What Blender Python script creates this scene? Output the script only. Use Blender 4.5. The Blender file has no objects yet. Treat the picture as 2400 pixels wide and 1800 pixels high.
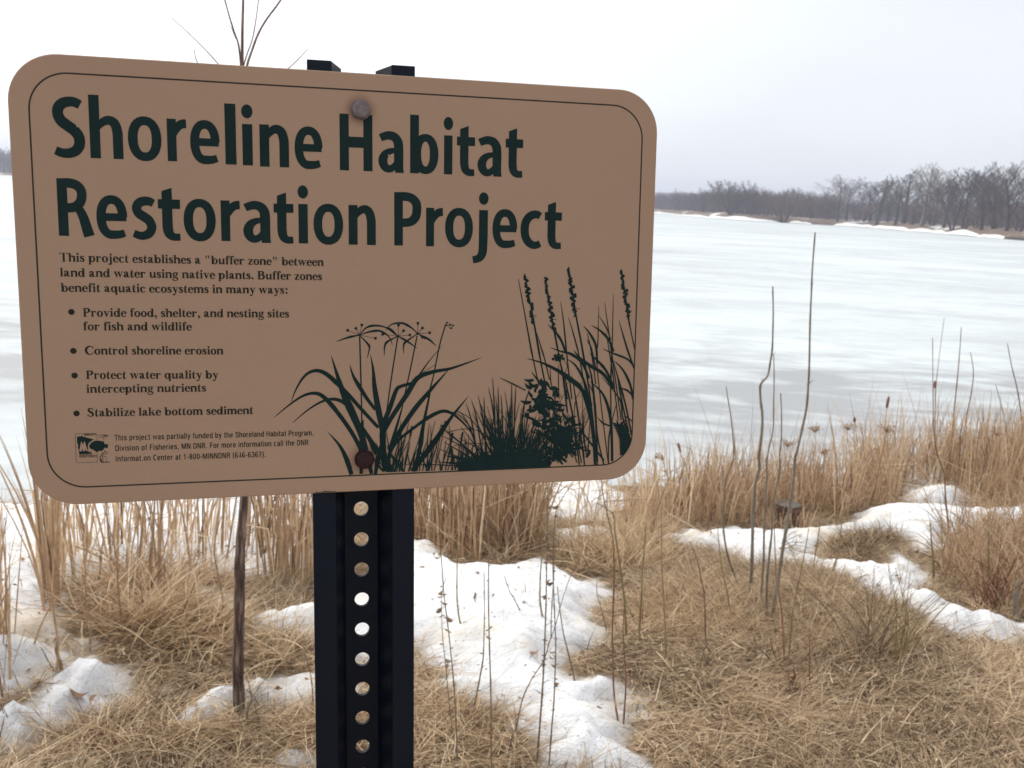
import bpy, math, random
import numpy as np
from mathutils import Vector, Matrix
from mathutils.geometry import tessellate_polygon

# ------------------------------------------------------------------ camera
scene = bpy.context.scene
COL = scene.collection
PITCH, ROLL, FPX = math.radians(10.9916), math.radians(3.2623), 2200.0
_fw = np.array([0, math.cos(PITCH), -math.sin(PITCH)])
_up0 = np.array([0, math.sin(PITCH), math.cos(PITCH)])
_rt0 = np.array([1.0, 0, 0])
RT = math.cos(ROLL) * _rt0 + math.sin(ROLL) * _up0
UP = math.cos(ROLL) * _up0 - math.sin(ROLL) * _rt0
FW = _fw
cam_data = bpy.data.cameras.new("camera")
cam = bpy.data.objects.new("camera", cam_data)
COL.objects.link(cam)
cam.matrix_world = Matrix(((RT[0], UP[0], -FW[0], 0), (RT[1], UP[1], -FW[1], 0), (RT[2], UP[2], -FW[2], 0), (0, 0, 0, 1)))
cam_data.sensor_width = 36.0
cam_data.lens = 36.0 * FPX / 2400.0
cam_data.clip_start = 0.02
cam_data.clip_end = 6000
cam_data.dof.use_dof = True
cam_data.dof.focus_distance = 0.70
cam_data.dof.aperture_fstop = 24.0
scene.camera = cam

# ------------------------------------------------------------------ light
SUN_ELEV, SUN_ROT = math.radians(42), math.radians(-42)      # veiled sun ahead, left of the frame
world = bpy.data.worlds.new("World")
scene.world = world
world.use_nodes = True
wn, wl = world.node_tree.nodes, world.node_tree.links
wn.clear()
w_out = wn.new("ShaderNodeOutputWorld")
w_bg = wn.new("ShaderNodeBackground")
w_bg.inputs["Strength"].default_value = 0.1
w_sky = wn.new("ShaderNodeTexSky")
w_sky.sky_type = 'NISHITA'
w_sky.sun_disc = False
w_sky.sun_elevation = SUN_ELEV
w_sky.sun_rotation = SUN_ROT
w_sky.dust_density = 3.0
w_sky.air_density = 1.0
# overcast deck: soft cloud brightness, brighter towards the veiled sun
w_tc = wn.new("ShaderNodeTexCoord")
w_dot = wn.new("ShaderNodeVectorMath"); w_dot.operation = 'DOT_PRODUCT'
sdir = Vector((math.sin(SUN_ROT) * math.cos(SUN_ELEV), math.cos(SUN_ROT) * math.cos(SUN_ELEV), math.sin(SUN_ELEV)))
w_dot.inputs[1].default_value = sdir
wl.new(w_tc.outputs["Generated"], w_dot.inputs[0])
w_ramp = wn.new("ShaderNodeValToRGB")
w_map = wn.new("ShaderNodeMapRange")
w_map.inputs["From Min"].default_value = -1
wl.new(w_dot.outputs["Value"], w_map.inputs["Value"])
wl.new(w_map.outputs["Result"], w_ramp.inputs["Fac"])
cr = w_ramp.color_ramp
cr.elements[0].position = 0.0; cr.elements[0].color = (0.72, 0.73, 0.76, 1)
cr.elements[1].position = 1.0; cr.elements[1].color = (1.30, 1.28, 1.26, 1)
for p_, c_ in ((0.58, (0.66, 0.685, 0.72, 1)), (0.74, (0.70, 0.73, 0.765, 1)), (0.84, (0.87, 0.905, 0.93, 1)), (0.92, (1.12, 1.13, 1.13, 1))):
    e_ = cr.elements.new(p_); e_.color = c_
w_mapn = wn.new("ShaderNodeMapping"); w_mapn.inputs["Scale"].default_value = (1.2, 1.2, 4.0)
w_noise = wn.new("ShaderNodeTexNoise")
w_noise.inputs["Scale"].default_value = 1.6; w_noise.inputs["Detail"].default_value = 4
wl.new(w_tc.outputs["Generated"], w_mapn.inputs["Vector"])
wl.new(w_mapn.outputs["Vector"], w_noise.inputs["Vector"])
w_nm = wn.new("ShaderNodeMapRange")
w_nm.inputs["From Min"].default_value = 0.3; w_nm.inputs["From Max"].default_value = 0.7
w_nm.inputs["To Min"].default_value = 9.5; w_nm.inputs["To Max"].default_value = 10.5
wl.new(w_noise.outputs["Fac"], w_nm.inputs["Value"])
w_mul = wn.new("ShaderNodeVectorMath"); w_mul.operation = 'SCALE'
wl.new(w_ramp.outputs["Color"], w_mul.inputs[0]); wl.new(w_nm.outputs["Result"], w_mul.inputs["Scale"])
w_mix = wn.new("ShaderNodeMix"); w_mix.data_type = 'RGBA'
w_mix.inputs["Factor"].default_value = 0.95
wl.new(w_sky.outputs["Color"], w_mix.inputs["A"]); wl.new(w_mul.outputs["Vector"], w_mix.inputs["B"])
wl.new(w_mix.outputs["Result"], w_bg.inputs["Color"])
wl.new(w_bg.outputs["Background"], w_out.inputs["Surface"])

sun_data = bpy.data.lights.new("sun", 'SUN')
sun_data.energy = 1.5
sun_data.angle = math.radians(14)
sun_data.color = (1.0, 0.96, 0.90)
sun = bpy.data.objects.new("sun", sun_data)
COL.objects.link(sun)
sun.rotation_euler = sdir.to_track_quat('Z', 'Y').to_euler()
sun.location = (-20, 20, 30)

scene.view_settings.view_transform = 'Standard'
scene.view_settings.look = 'None'
scene.view_settings.exposure = 0.46
scene.view_settings.gamma = 1.0
scene.view_settings.use_curve_mapping = False

# ------------------------------------------------------------------ helpers
rng = np.random.default_rng(7)
random.seed(11)
CAM_H = 1.5          # camera above the bank
LAKE = -2.10         # ice level below the camera
ORIGIN = Vector((0, 0, 0))

def ray(px, py):
    d = RT * (px - 1200) / FPX - UP * (py - 900) / FPX + FW
    return d

def smooth(a, b, x):
    t = np.clip((x - a) / (b - a), 0, 1)
    return t * t * (3 - 2 * t)

def hash_noise(x, y, s=0):
    xi = np.floor(x).astype(np.int64); yi = np.floor(y).astype(np.int64)
    xf = x - xi; yf = y - yi
    def h(a, b):
        n = (a * 374761393 + b * 668265263 + s * 982451653) & 0x7fffffff
        n = ((n ^ (n >> 13)) * 1274126177) & 0x7fffffff
        return ((n ^ (n >> 16)) & 0xffff) / 65535.0
    u = xf * xf * (3 - 2 * xf); v = yf * yf * (3 - 2 * yf)
    return (h(xi, yi) * (1 - u) + h(xi + 1, yi) * u) * (1 - v) + (h(xi, yi + 1) * (1 - u) + h(xi + 1, yi + 1) * u) * v

def fbm(x, y, octs=4, s=0):
    r = 0; a = 0.5; t = 0
    for k in range(octs):
        r = r + a * hash_noise(x * 2 ** k, y * 2 ** k, s + k); t += a; a *= 0.5
    return r / t * 2 - 1

def ground_z(x, y):
    x = np.asarray(x, float); y = np.asarray(y, float)
    ys_ = 6.1 + 0.9 * smooth(-1.5, 1.2, x) + 0.35 * smooth(1.0, 4.0, x) - 0.35 * smooth(-1.0, -3.0, x)   # shoreline
    z = -CAM_H - 0.6 / (ys_ - 3.0) * np.clip(y - 3.0, 0, None)
    floor = LAKE - 0.30
    k = 0.05
    z = floor + k * np.log1p(np.exp(np.clip((z - floor) / k, -40, 40)))
    z = z + 0.03 * fbm(x * 1.3, y * 1.3, 3, 5) * smooth(7, 4.5, y)
    z = z + 0.015 * fbm(x * 6, y * 6, 3, 9) * smooth(7, 4.5, y)
    return z

def on_ground(px, py):
    d = ray(px, py)
    lo, hi = 0.5, 40.0
    t = np.linspace(1.0, 30, 900)
    g = d[2] * t - ground_z(d[0] * t, d[1] * t)
    i = np.argmax(g < 0) if (g < 0).any() else len(t) - 1
    tt = t[i]
    return np.array([d[0] * tt, d[1] * tt, float(ground_z(d[0] * tt, d[1] * tt))])

def at_depth(px, py, Y):
    d = ray(px, py)
    return d * (Y / d[1])

def px_scale(Y):
    return Y / FPX        # metres per photo pixel, roughly

def tag(o, label=None, cat=None, group=None, kind=None):
    if label: o["label"] = label
    if cat: o["category"] = cat
    if group: o["group"] = group
    if kind: o["kind"] = kind
    return o

def empty(name, loc=(0, 0, 0)):
    o = bpy.data.objects.new(name, None)
    o.empty_display_size = 0.1
    o.location = loc
    COL.objects.link(o)
    return o

def link_mesh(name, me, parent=None):
    o = bpy.data.objects.new(name, me)
    COL.objects.link(o)
    if parent is not None:
        o.parent = parent
    return o

def mesh_np(name, verts, faces, mat=None, parent=None, tone=None, smooth_sh=False):
    """verts (N,3); faces (M,k) with one k; tone per-vertex 0..1"""
    verts = np.asarray(verts, np.float32); faces = np.asarray(faces, np.int32)
    me = bpy.data.meshes.new(name)
    me.vertices.add(len(verts)); me.vertices.foreach_set("co", verts.ravel())
    k = faces.shape[1]
    me.loops.add(faces.size); me.loops.foreach_set("vertex_index", faces.ravel())
    me.polygons.add(len(faces))
    me.polygons.foreach_set("loop_start", np.arange(0, faces.size, k, dtype=np.int32))
    if smooth_sh:
        me.polygons.foreach_set("use_smooth", np.ones(len(faces), bool))
    if tone is not None:
        at = me.attributes.new("tone", 'FLOAT', 'POINT')
        at.data.foreach_set("value", np.asarray(tone, np.float32))
    me.update(); me.validate()
    if mat: me.materials.append(mat)
    return link_mesh(name, me, parent)

def mesh_pd(name, verts, faces, mat=None, parent=None, smooth_sh=False):
    me = bpy.data.meshes.new(name)
    me.from_pydata([tuple(v) for v in verts], [], faces)
    if smooth_sh:
        for p in me.polygons: p.use_smooth = True
    me.update()
    if mat: me.materials.append(mat)
    return link_mesh(name, me, parent)

# ------------------------------------------------------------------ materials
def new_mat(name):
    m = bpy.data.materials.new(name); m.use_nodes = True
    nt = m.node_tree
    return m, nt.nodes, nt.links, nt.nodes["Principled BSDF"]

def ramp(n, stops):
    r = n.new("ShaderNodeValToRGB"); cr = r.color_ramp
    cr.elements[0].position = stops[0][0]; cr.elements[0].color = (*stops[0][1], 1)
    cr.elements[1].position = stops[-1][0]; cr.elements[1].color = (*stops[-1][1], 1)
    for p, c in stops[1:-1]:
        e = cr.elements.new(p); e.color = (*c, 1)
    return r

def noise(n, l, scale, detail=5, vec=None, rough=0.55, space="Object", stretch=None, dist=0.0):
    t = n.new("ShaderNodeTexNoise"); t.inputs["Scale"].default_value = scale
    t.inputs["Detail"].default_value = detail; t.inputs["Roughness"].default_value = rough
    t.inputs["Distortion"].default_value = dist
    if vec is None:
        tc = n.new("ShaderNodeTexCoord"); vec = tc.outputs[space]
    if stretch:
        mp = n.new("ShaderNodeMapping"); mp.inputs["Scale"].default_value = stretch
        l.new(vec, mp.inputs["Vector"]); vec = mp.outputs["Vector"]
    l.new(vec, t.inputs["Vector"])
    return t

def bump(n, l, b, height, strength, dist=0.01):
    bp = n.new("ShaderNodeBump"); bp.inputs["Strength"].default_value = strength
    bp.inputs["Distance"].default_value = dist
    l.new(height, bp.inputs["Height"]); l.new(bp.outputs["Normal"], b.inputs["Normal"])
    return bp

def simple_mat(name, c1, c2, scale=20, rough=0.8, bmp=0.2, stretch=None, spec=0.3, bdist=0.002):
    m, n, l, b = new_mat(name)
    t = noise(n, l, scale, 5, stretch=stretch)
    r = ramp(n, [(0.3, c1), (0.7, c2)])
    l.new(t.outputs["Fac"], r.inputs["Fac"]); l.new(r.outputs["Color"], b.inputs["Base Color"])
    b.inputs["Roughness"].default_value = rough
    b.inputs["Specular IOR Level"].default_value = spec
    if bmp: bump(n, l, b, t.outputs["Fac"], bmp, bdist)
    return m

def tone_mat(name, stops, rough=0.75, trans=0.0, spec=0.25):
    m, n, l, b = new_mat(name)
    a = n.new("ShaderNodeAttribute"); a.attribute_name = "tone"
    r = ramp(n, stops)
    l.new(a.outputs["Fac"], r.inputs["Fac"])
    t = noise(n, l, 60, 3)
    mx = n.new("ShaderNodeMix"); mx.data_type = 'RGBA'; mx.blend_type = 'MULTIPLY'
    mx.inputs["Factor"].default_value = 0.5
    r2 = ramp(n, [(0.3, (0.55, 0.55, 0.55)), (0.65, (1.1, 1.1, 1.1))])
    l.new(t.outputs["Fac"], r2.inputs["Fac"])
    l.new(r.outputs["Color"], mx.inputs["A"]); l.new(r2.outputs["Color"], mx.inputs["B"])
    l.new(mx.outputs["Result"], b.inputs["Base Color"])
    b.inputs["Roughness"].default_value = rough
    b.inputs["Specular IOR Level"].default_value = spec
    if trans > 0:
        tr = n.new("ShaderNodeBsdfTranslucent"); ms = n.new("ShaderNodeMixShader")
        ms.inputs["Fac"].default_value = trans
        l.new(mx.outputs["Result"], tr.inputs["Color"])
        out = n["Material Output"]
        l.new(b.outputs["BSDF"], ms.inputs[1]); l.new(tr.outputs["BSDF"], ms.inputs[2])
        l.new(ms.outputs["Shader"], out.inputs["Surface"])
    return m

M_straw = tone_mat("dry_straw", [(0.0, (0.12, 0.07, 0.042)), (0.28, (0.41, 0.28, 0.165)), (0.64, (0.74, 0.555, 0.35)), (1.0, (0.95, 0.80, 0.57))], trans=0.35)
M_thatch = tone_mat("grey_thatch", [(0.0, (0.085, 0.050, 0.030)), (0.30, (0.33, 0.232, 0.144)), (0.66, (0.68, 0.505, 0.325)), (1.0, (0.97, 0.80, 0.57))], trans=0.35)
M_reed = tone_mat("dry_reed", [(0.0, (0.10, 0.058, 0.036)), (0.3, (0.36, 0.235, 0.145)), (0.65, (0.67, 0.48, 0.305)), (1.0, (0.93, 0.77, 0.55))], trans=0.35)
M_litter = tone_mat("leaf_litter", [(0.0, (0.12, 0.06, 0.035)), (0.5, (0.27, 0.15, 0.085)), (1.0, (0.46, 0.32, 0.2))], trans=0.1)
M_greystem = tone_mat("grey_bark", [(0.0, (0.14, 0.11, 0.085)), (0.5, (0.24, 0.20, 0.155)), (1.0, (0.35, 0.30, 0.24))], rough=0.7)
M_olive = tone_mat("olive_stem_bark", [(0.0, (0.15, 0.11, 0.05)), (0.5, (0.27, 0.20, 0.095)), (1.0, (0.40, 0.31, 0.16))], rough=0.6)
M_redstem = tone_mat("red_brown_stem_bark", [(0.0, (0.13, 0.055, 0.035)), (0.5, (0.24, 0.115, 0.065)), (1.0, (0.36, 0.20, 0.12))], rough=0.6)
M_brownstem = tone_mat("brown_weed_stem", [(0.0, (0.13, 0.085, 0.055)), (0.5, (0.23, 0.16, 0.105)), (1.0, (0.36, 0.27, 0.18))], rough=0.7)

def snow_material():
    m, n, l, b = new_mat("old_snow")
    tc = n.new("ShaderNodeTexCoord")
    a = noise(n, l, 2.2, 5, tc.outputs["Object"], 0.6)
    st = ramp(n, [(0.52, (0.95, 0.953, 0.96)), (0.62, (0.93, 0.87, 0.78)), (0.74, (0.72, 0.59, 0.43))])
    l.new(a.outputs["Fac"], st.inputs["Fac"])
    # specks of dirt and leaf crumbs
    sp = noise(n, l, 70, 3, tc.outputs["Object"], 0.7)
    sr = ramp(n, [(0.62, (1, 1, 1)), (0.70, (0.48, 0.38, 0.29))])
    l.new(sp.outputs["Fac"], sr.inputs["Fac"])
    mx = n.new("ShaderNodeMix"); mx.data_type = 'RGBA'; mx.blend_type = 'MULTIPLY'; mx.inputs["Factor"].default_value = 1.0
    l.new(st.outputs["Color"], mx.inputs["A"]); l.new(sr.outputs["Color"], mx.inputs["B"])
    # thin melting edge: attribute 'tone' is snow thickness 0..1
    at = n.new("ShaderNodeAttribute"); at.attribute_name = "tone"
    er = ramp(n, [(0.0, (0.50, 0.44, 0.36)), (0.16, (0.80, 0.78, 0.77)), (0.42, (1, 1, 1))])
    l.new(at.outputs["Fac"], er.inputs["Fac"])
    mx2 = n.new("ShaderNodeMix"); mx2.data_type = 'RGBA'; mx2.blend_type = 'MULTIPLY'; mx2.inputs["Factor"].default_value = 1.0
    l.new(mx.outputs["Result"], mx2.inputs["A"]); l.new(er.outputs["Color"], mx2.inputs["B"])
    l.new(mx2.outputs["Result"], b.inputs["Base Color"])
    b.inputs["Roughness"].default_value = 0.75
    b.inputs["Specular IOR Level"].default_value = 0.25
    h = noise(n, l, 26, 7, tc.outputs["Object"], 0.7)
    bump(n, l, b, h.outputs["Fac"], 0.8, 0.035)
    return m
M_snow = snow_material()
# ------------------------------------------------------------------ ground
def ground_material():
    m, n, l, b = new_mat("matted_earth")
    tc = n.new("ShaderNodeTexCoord")
    a = noise(n, l, 3.0, 6, tc.outputs["Object"], 0.65)
    c = noise(n, l, 45.0, 6, tc.outputs["Object"], 0.7, stretch=(1, 2.2, 1))
    mxf = n.new("ShaderNodeMath"); mxf.operation = 'MULTIPLY_ADD'
    mxf.inputs[1].default_value = 0.6; mxf.inputs[2].default_value = 0.2
    l.new(c.outputs["Fac"], mxf.inputs[0])
    ad = n.new("ShaderNodeMath"); ad.operation = 'MULTIPLY_ADD'; ad.inputs[1].default_value = 0.4
    l.new(a.outputs["Fac"], ad.inputs[0]); l.new(mxf.outputs[0], ad.inputs[2])
    r = ramp(n, [(0.42, (0.13, 0.10, 0.07)), (0.60, (0.31, 0.24, 0.17)), (0.78, (0.46, 0.37, 0.27))])
    l.new(ad.outputs[0], r.inputs["Fac"]); l.new(r.outputs["Color"], b.inputs["Base Color"])
    b.inputs["Roughness"].default_value = 0.95
    b.inputs["Specular IOR Level"].default_value = 0.1
    bump(n, l, b, c.outputs["Fac"], 0.8, 0.02)
    return m

def grid(name, xs, ys, zf, mat, tone_f=None, smooth_sh=True):
    X, Y = np.meshgrid(xs, ys)
    Z = zf(X, Y)
    V = np.stack([X, Y, Z], -1).reshape(-1, 3)
    nx, ny = len(xs), len(ys)
    i = np.arange(nx * ny).reshape(ny, nx)
    F = np.stack([i[:-1, :-1], i[:-1, 1:], i[1:, 1:], i[1:, :-1]], -1).reshape(-1, 4)
    t = tone_f(X, Y).ravel() if tone_f else None
    return mesh_np(name, V, F, mat, None, t, smooth_sh)

xs = np.concatenate([np.linspace(-60, -7, 30), np.arange(-6.8, 8.0, 0.06), np.linspace(8.5, 60, 30)])
ys = np.concatenate([np.linspace(-40, 1, 22), np.arange(1.2, 9.0, 0.05), np.linspace(9.5, 14, 6)])
g = grid("ground", xs, ys, ground_z, ground_material())
tag(g, kind="structure")

# ------------------------------------------------------------------ lake ice
def ice_material():
    m, n, l, b = new_mat("lake_ice")
    tc = n.new("ShaderNodeTexCoord")
    o = tc.outputs["Object"]
    sx = n.new("ShaderNodeSeparateXYZ"); l.new(o, sx.inputs[0])
    # log-like distance coordinate keeps streaks readable far out as wind-laid bands
    big = noise(n, l, 0.11, 5, o, 0.55, stretch=(0.35, 1.0, 1), dist=0.4)
    mid = noise(n, l, 0.42, 6, o, 0.62, stretch=(0.5, 1.0, 1), dist=0.8)
    fine = noise(n, l, 2.2, 6, o, 0.68, stretch=(0.5, 1.0, 1), dist=0.5)
    far = noise(n, l, 0.022, 5, o, 0.6, stretch=(0.5, 1.0, 1), dist=0.5)
    def mad(a, k, add):
        x = n.new("ShaderNodeMath"); x.operation = 'MULTIPLY_ADD'; x.inputs[1].default_value = k
        l.new(a, x.inputs[0])
        if hasattr(add, "is_linked"): l.new(add, x.inputs[2])
        else: x.inputs[2].default_value = add
        return x.outputs[0]
    s = mad(big.outputs["Fac"], 0.42, mad(mid.outputs["Fac"], 0.34, mad(fine.outputs["Fac"], 0.30, mad(far.outputs["Fac"], 0.26, -0.165))))
    # wet grey melt zone a few metres off the shore
    z1 = n.new("ShaderNodeMapRange"); z1.interpolation_type = 'SMOOTHSTEP'
    z1.inputs["From Min"].default_value = 19; z1.inputs["From Max"].default_value = 11.5
    l.new(sx.outputs["Y"], z1.inputs["Value"])
    z2 = n.new("ShaderNodeMapRange"); z2.interpolation_type = 'SMOOTHSTEP'
    z2.inputs["From Min"].default_value = 7.2; z2.inputs["From Max"].default_value = 9.8
    l.new(sx.outputs["Y"], z2.inputs["Value"])
    zm = n.new("ShaderNodeMath"); zm.operation = 'MULTIPLY'
    l.new(z1.outputs[0], zm.inputs[0]); l.new(z2.outputs[0], zm.inputs[1])
    bl = noise(n, l, 1.1, 6, o, 0.6, stretch=(0.45, 1.0, 1), dist=0.6)
    bc = n.new("ShaderNodeMath"); bc.operation = 'MULTIPLY_ADD'; bc.inputs[1].default_value = -1.15; bc.inputs[2].default_value = 0.46
    l.new(bl.outputs["Fac"], bc.inputs[0])
    zb = n.new("ShaderNodeMath"); zb.operation = 'MULTIPLY'; l.new(zm.outputs[0], zb.inputs[0]); l.new(bc.outputs[0], zb.inputs[1])
    s2 = mad(zb.outputs[0], 1.0, s)
    r = ramp(n, [(0.28, (0.36, 0.37, 0.38)), (0.38, (0.47, 0.49, 0.50)), (0.46, (0.53, 0.565, 0.575)), (0.52, (0.60, 0.645, 0.65)), (0.60, (0.66, 0.71, 0.705)), (0.72, (0.76, 0.795, 0.785))])
    l.new(s2, r.inputs["Fac"]); l.new(r.outputs["Color"], b.inputs["Base Color"])
    b.inputs["Roughness"].default_value = 0.55
    b.inputs["Specular IOR Level"].default_value = 0.15
    bump(n, l, b, fine.outputs["Fac"], 0.25, 0.02)
    return m
ice = grid("frozen_lake", np.concatenate([np.linspace(-900, -60, 12), np.linspace(-50, 50, 11), np.linspace(60, 900, 12)]),
           np.concatenate([np.linspace(5.2, 60, 12), np.linspace(80, 1300, 14)]), lambda x, y: np.full_like(x, LAKE), ice_material())
tag(ice, kind="structure")

# ------------------------------------------------------------------ snow patches
def P2(pts, ox, oy, k):
    return [(ox + k * x, oy + k * y) for x, y in pts]
LS = lambda p: P2(p, 0, 1100, .4218)
MS = lambda p: P2(p, 950, 1100, .4218)
RS = lambda p: P2(p, 1600, 1100, .4219)
SNOW = [
 LS([(60,1590),(180,1530),(300,1480),(400,1440),(520,1410),(620,1360),(780,1320),(850,1210),(830,1130),(720,1060),(560,1035),(440,1055),(330,1120),(210,1160),(200,1290),(90,1360),(0,1410),(-200,1480),(-200,1600),(0,1580)]),
 LS([(-300,225),(300,245),(600,215),(1000,200),(1400,190),(1760,180),(1760,560),(1500,640),(1000,620),(700,600),(420,680),(380,800),(520,860),(480,960),(300,1000),(120,1040),(-100,1000),(-500,1000),(-500,300)]),
 LS([(-300,1000),(160,980),(380,1000),(440,1060),(200,1170),(140,1230),(60,1300),(-200,1380),(-400,1400)]),
 LS([(1000,640),(1060,620),(1280,670),(1290,800),(1180,830),(1040,780),(960,720)]),
 LS([(1380,830),(1500,820),(1600,790),(1760,800),(1950,800),(2100,820),(2110,1000),(1760,1010),(1560,975),(1390,915)]),
 LS([(960,1400),(1000,1340),(1060,1330),(1050,1270),(1140,1240),(1230,1245),(1290,1190),(1380,1190),(1500,1170),(1640,1170),(1760,1130),(1900,1120),(1960,1250),(1900,1370),(1760,1375),(1650,1400),(1400,1395),(1290,1350),(1180,1420),(1120,1500),(1000,1470)]),
 LS([(1480,1640),(1550,1575),(1770,1560),(1990,1560),(2010,1700),(1480,1720)]),
 LS([(1140,1610),(1280,1600),(1290,1659),(1150,1665)]),
 LS([(1050,1570),(1110,1500),(1200,1490),(1150,1580),(1080,1640)]),
 LS([(-200,1560),(20,1560),(50,1600),(-200,1640)]),
 LS([(330,960),(450,920),(620,990),(780,1050),(700,1085),(500,1045),(400,1045)]),
 LS([(940,1410),(1000,1320),(1040,1240),(1150,1215),(1240,1225),(1300,1165),(1500,1140),(1640,1140),(1760,1110),(1900,1110),(1960,1250),(1900,1400),(1650,1425),(1400,1420),(1290,1390),(1180,1450),(1110,1520),(990,1480)]),
 MS([(1150,1140),(1290,1200),(1430,1290),(1450,1380),(1370,1430),(1240,1380),(1130,1260)]),
 LS([(780,1130),(900,1160),(1060,1250),(1020,1345),(900,1350),(800,1290)]),
 LS([(1700,760),(2000,640),(2330,640),(2330,1100),(2000,1130),(1700,1020)]),
 MS([(-150,440),(60,440),(200,430),(285,470),(300,540),(400,565),(520,570),(640,520),(760,500),(880,570),(1000,610),(1100,600),(1165,640),(1150,700),(1140,800),(1070,860),(1120,920),(1050,940),(1075,1000),(1000,1080),(990,1120),(1100,1140),(1200,1170),(1260,1220),(1400,1290),(1405,1370),(1330,1400),(1260,1360),(1215,1430),(1300,1520),(1380,1600),(1440,1700),(1440,1760),(640,1760),(640,1600),(480,1540),(430,1490),(550,1430),(500,1400),(380,1390),(260,1340),(200,1280),(80,1230),(80,1190),(170,1150),(90,1100),(20,1000),(-150,950)]),
 MS([(-100,60),(400,50),(800,30),(1060,60),(1200,130),(1250,210),(1100,290),(960,300),(860,300),(760,330),(500,350),(200,360),(-200,400)]),
 MS([(780,340),(980,350),(1060,320),(1150,340),(1200,400),(1100,440),(960,420),(800,400)]),
 MS([(1380,500),(1390,470),(1440,460),(1480,500),(1450,540),(1400,540)]),
 MS([(1540,520),(1570,500),(1600,560),(1620,600),(1560,580)]),
 MS([(1380,390),(1450,360),(1560,330),(1660,345),(1778,340),(1778,470),(1600,450),(1480,420)]),
 RS([(0,330),(150,350),(240,320),(420,350),(560,330),(760,340),(880,310),(920,260),(1100,240),(1300,240),(1500,250),(1640,240),(1896,240),(2200,240),(2200,370),(1896,370),(1640,400),(1540,400),(1500,450),(1380,480),(1250,470),(1210,400),(1100,370),(1000,370),(830,400),(770,430),(790,520),(920,540),(1000,530),(1060,540),(1120,500),(1150,440),(1230,460),(1270,520),(1360,550),(1380,640),(1280,690),(1400,740),(1500,760),(1590,800),(1720,830),(1850,860),(1896,850),(2200,900),(2200,1010),(1896,950),(1820,990),(1700,950),(1560,940),(1420,900),(1370,880),(1250,840),(1230,790),(1050,740),(1000,690),(920,650),(860,620),(740,580),(720,560),(600,530),(340,540),(200,450),(0,420)]),
 RS([(0,500),(60,520),(80,570),(0,580)]),
 RS([(1200,225),(1195,160),(1290,112),(1450,100),(1600,120),(1645,180),(1580,235),(1400,215),(1280,240)]),
 RS([(1780,220),(1896,190),(2200,190),(2200,235),(1896,232)]),
]
def sdf_poly(poly, X, Y):
    P = np.array(poly); n = len(P)
    d2 = np.full(X.shape, 1e9); inside = np.zeros(X.shape, bool)
    for i in range(n):
        ax, ay = P[i]; bx, by = P[(i + 1) % n]
        ex, ey = bx - ax, by - ay
        t = np.clip(((X - ax) * ex + (Y - ay) * ey) / (ex * ex + ey * ey + 1e-12), 0, 1)
        d2 = np.minimum(d2, (X - ax - t * ex) ** 2 + (Y - ay - t * ey) ** 2)
        c = ((ay > Y) != (by > Y)) & (X < (bx - ax) * (Y - ay) / (by - ay + 1e-12) + ax)
        inside ^= c
    return np.where(inside, 1, -1) * np.sqrt(d2)
SX = np.arange(-4.6, 6.0, 0.022); SY = np.arange(2.1, 8.6, 0.022)
GX, GY = np.meshgrid(SX, SY)
SD = np.full(GX.shape, -9.0)
for poly in SNOW:
    wp = [tuple(on_ground(x, y)[:2]) for x, y in poly]
    a = np.array(wp)
    s_ = sdf_poly(wp, GX, GY)
    SD = np.maximum(SD, s_)
SDN = SD + 0.07 * fbm(GX * 5, GY * 5, 4, 21) + 0.06 * fbm(GX * 15, GY * 15, 3, 27)
SDN = SDN - 0.30 * smooth(0.42, 0.62, fbm(GX * 3.1, GY * 3.1, 4, 91)) * smooth(0.12, 0.0, SD)
TH = 0.055 * smooth(0.0, 0.20, SDN) + 0.035 * smooth(0.1, 0.5, SDN) - 0.05 * smooth(0.0, -0.06, SDN)
TH = TH + smooth(0.02, 0.3, SDN) * (0.055 * fbm(GX * 2.6, GY * 2.6, 3, 33) + 0.034 * fbm(GX * 7, GY * 7, 3, 40) + 0.018 * fbm(GX * 20, GY * 20, 3, 44))
for (mx_, my_), rad_, hh_ in ((LS([(480, 1230)])[0], .42, .07), (LS([(690, 1200)])[0], .25, .04), (LS([(130, 1400)])[0], .18, .06), (LS([(1140, 1340)])[0], .16, .10), (LS([(1480, 1300)])[0], .14, .09), (LS([(1660, 1270)])[0], .18, .09), (LS([(1640, 1620)])[0], .14, .09), (LS([(1050, 700)])[0], .2, .05), (LS([(1600, 900)])[0], .3, .06),
                              (MS([(650, 700)])[0], .35, .06), (MS([(1000, 1000)])[0], .12, .05), (MS([(1300, 1330)])[0], .12, .06), (MS([(1050, 1450)])[0], .2, .06), (RS([(1050, 330)])[0], .3, .08), (RS([(1400, 330)])[0], .4, .09), (RS([(1450, 190)])[0], .35, .09), (RS([(1350, 800)])[0], .14, .06), (RS([(1600, 890)])[0], .16, .06)):
    c_ = on_ground(mx_, my_)
    TH = TH + hh_ * np.exp(-((GX - c_[0]) ** 2 + (GY - c_[1]) ** 2) / rad_ ** 2) * smooth(0, .35, SDN)
TH = np.where(TH > 0.05, 0.05 + 0.085 * np.tanh((TH - 0.05) / 0.085), TH)
GZ = ground_z(GX, GY)
base_z = np.maximum(GZ, LAKE + 0.006)
ZS = base_z + TH
V = np.stack([GX, GY, ZS], -1).reshape(-1, 3)
idx = np.arange(V.shape[0]).reshape(GX.shape)
F = np.stack([idx[:-1, :-1], idx[:-1, 1:], idx[1:, 1:], idx[1:, :-1]], -1).reshape(-1, 4)
keep = (SDN.ravel()[F] > -0.05).any(1)
F = F[keep]
used = np.unique(F); remap = np.full(V.shape[0], -1); remap[used] = np.arange(len(used))
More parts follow.
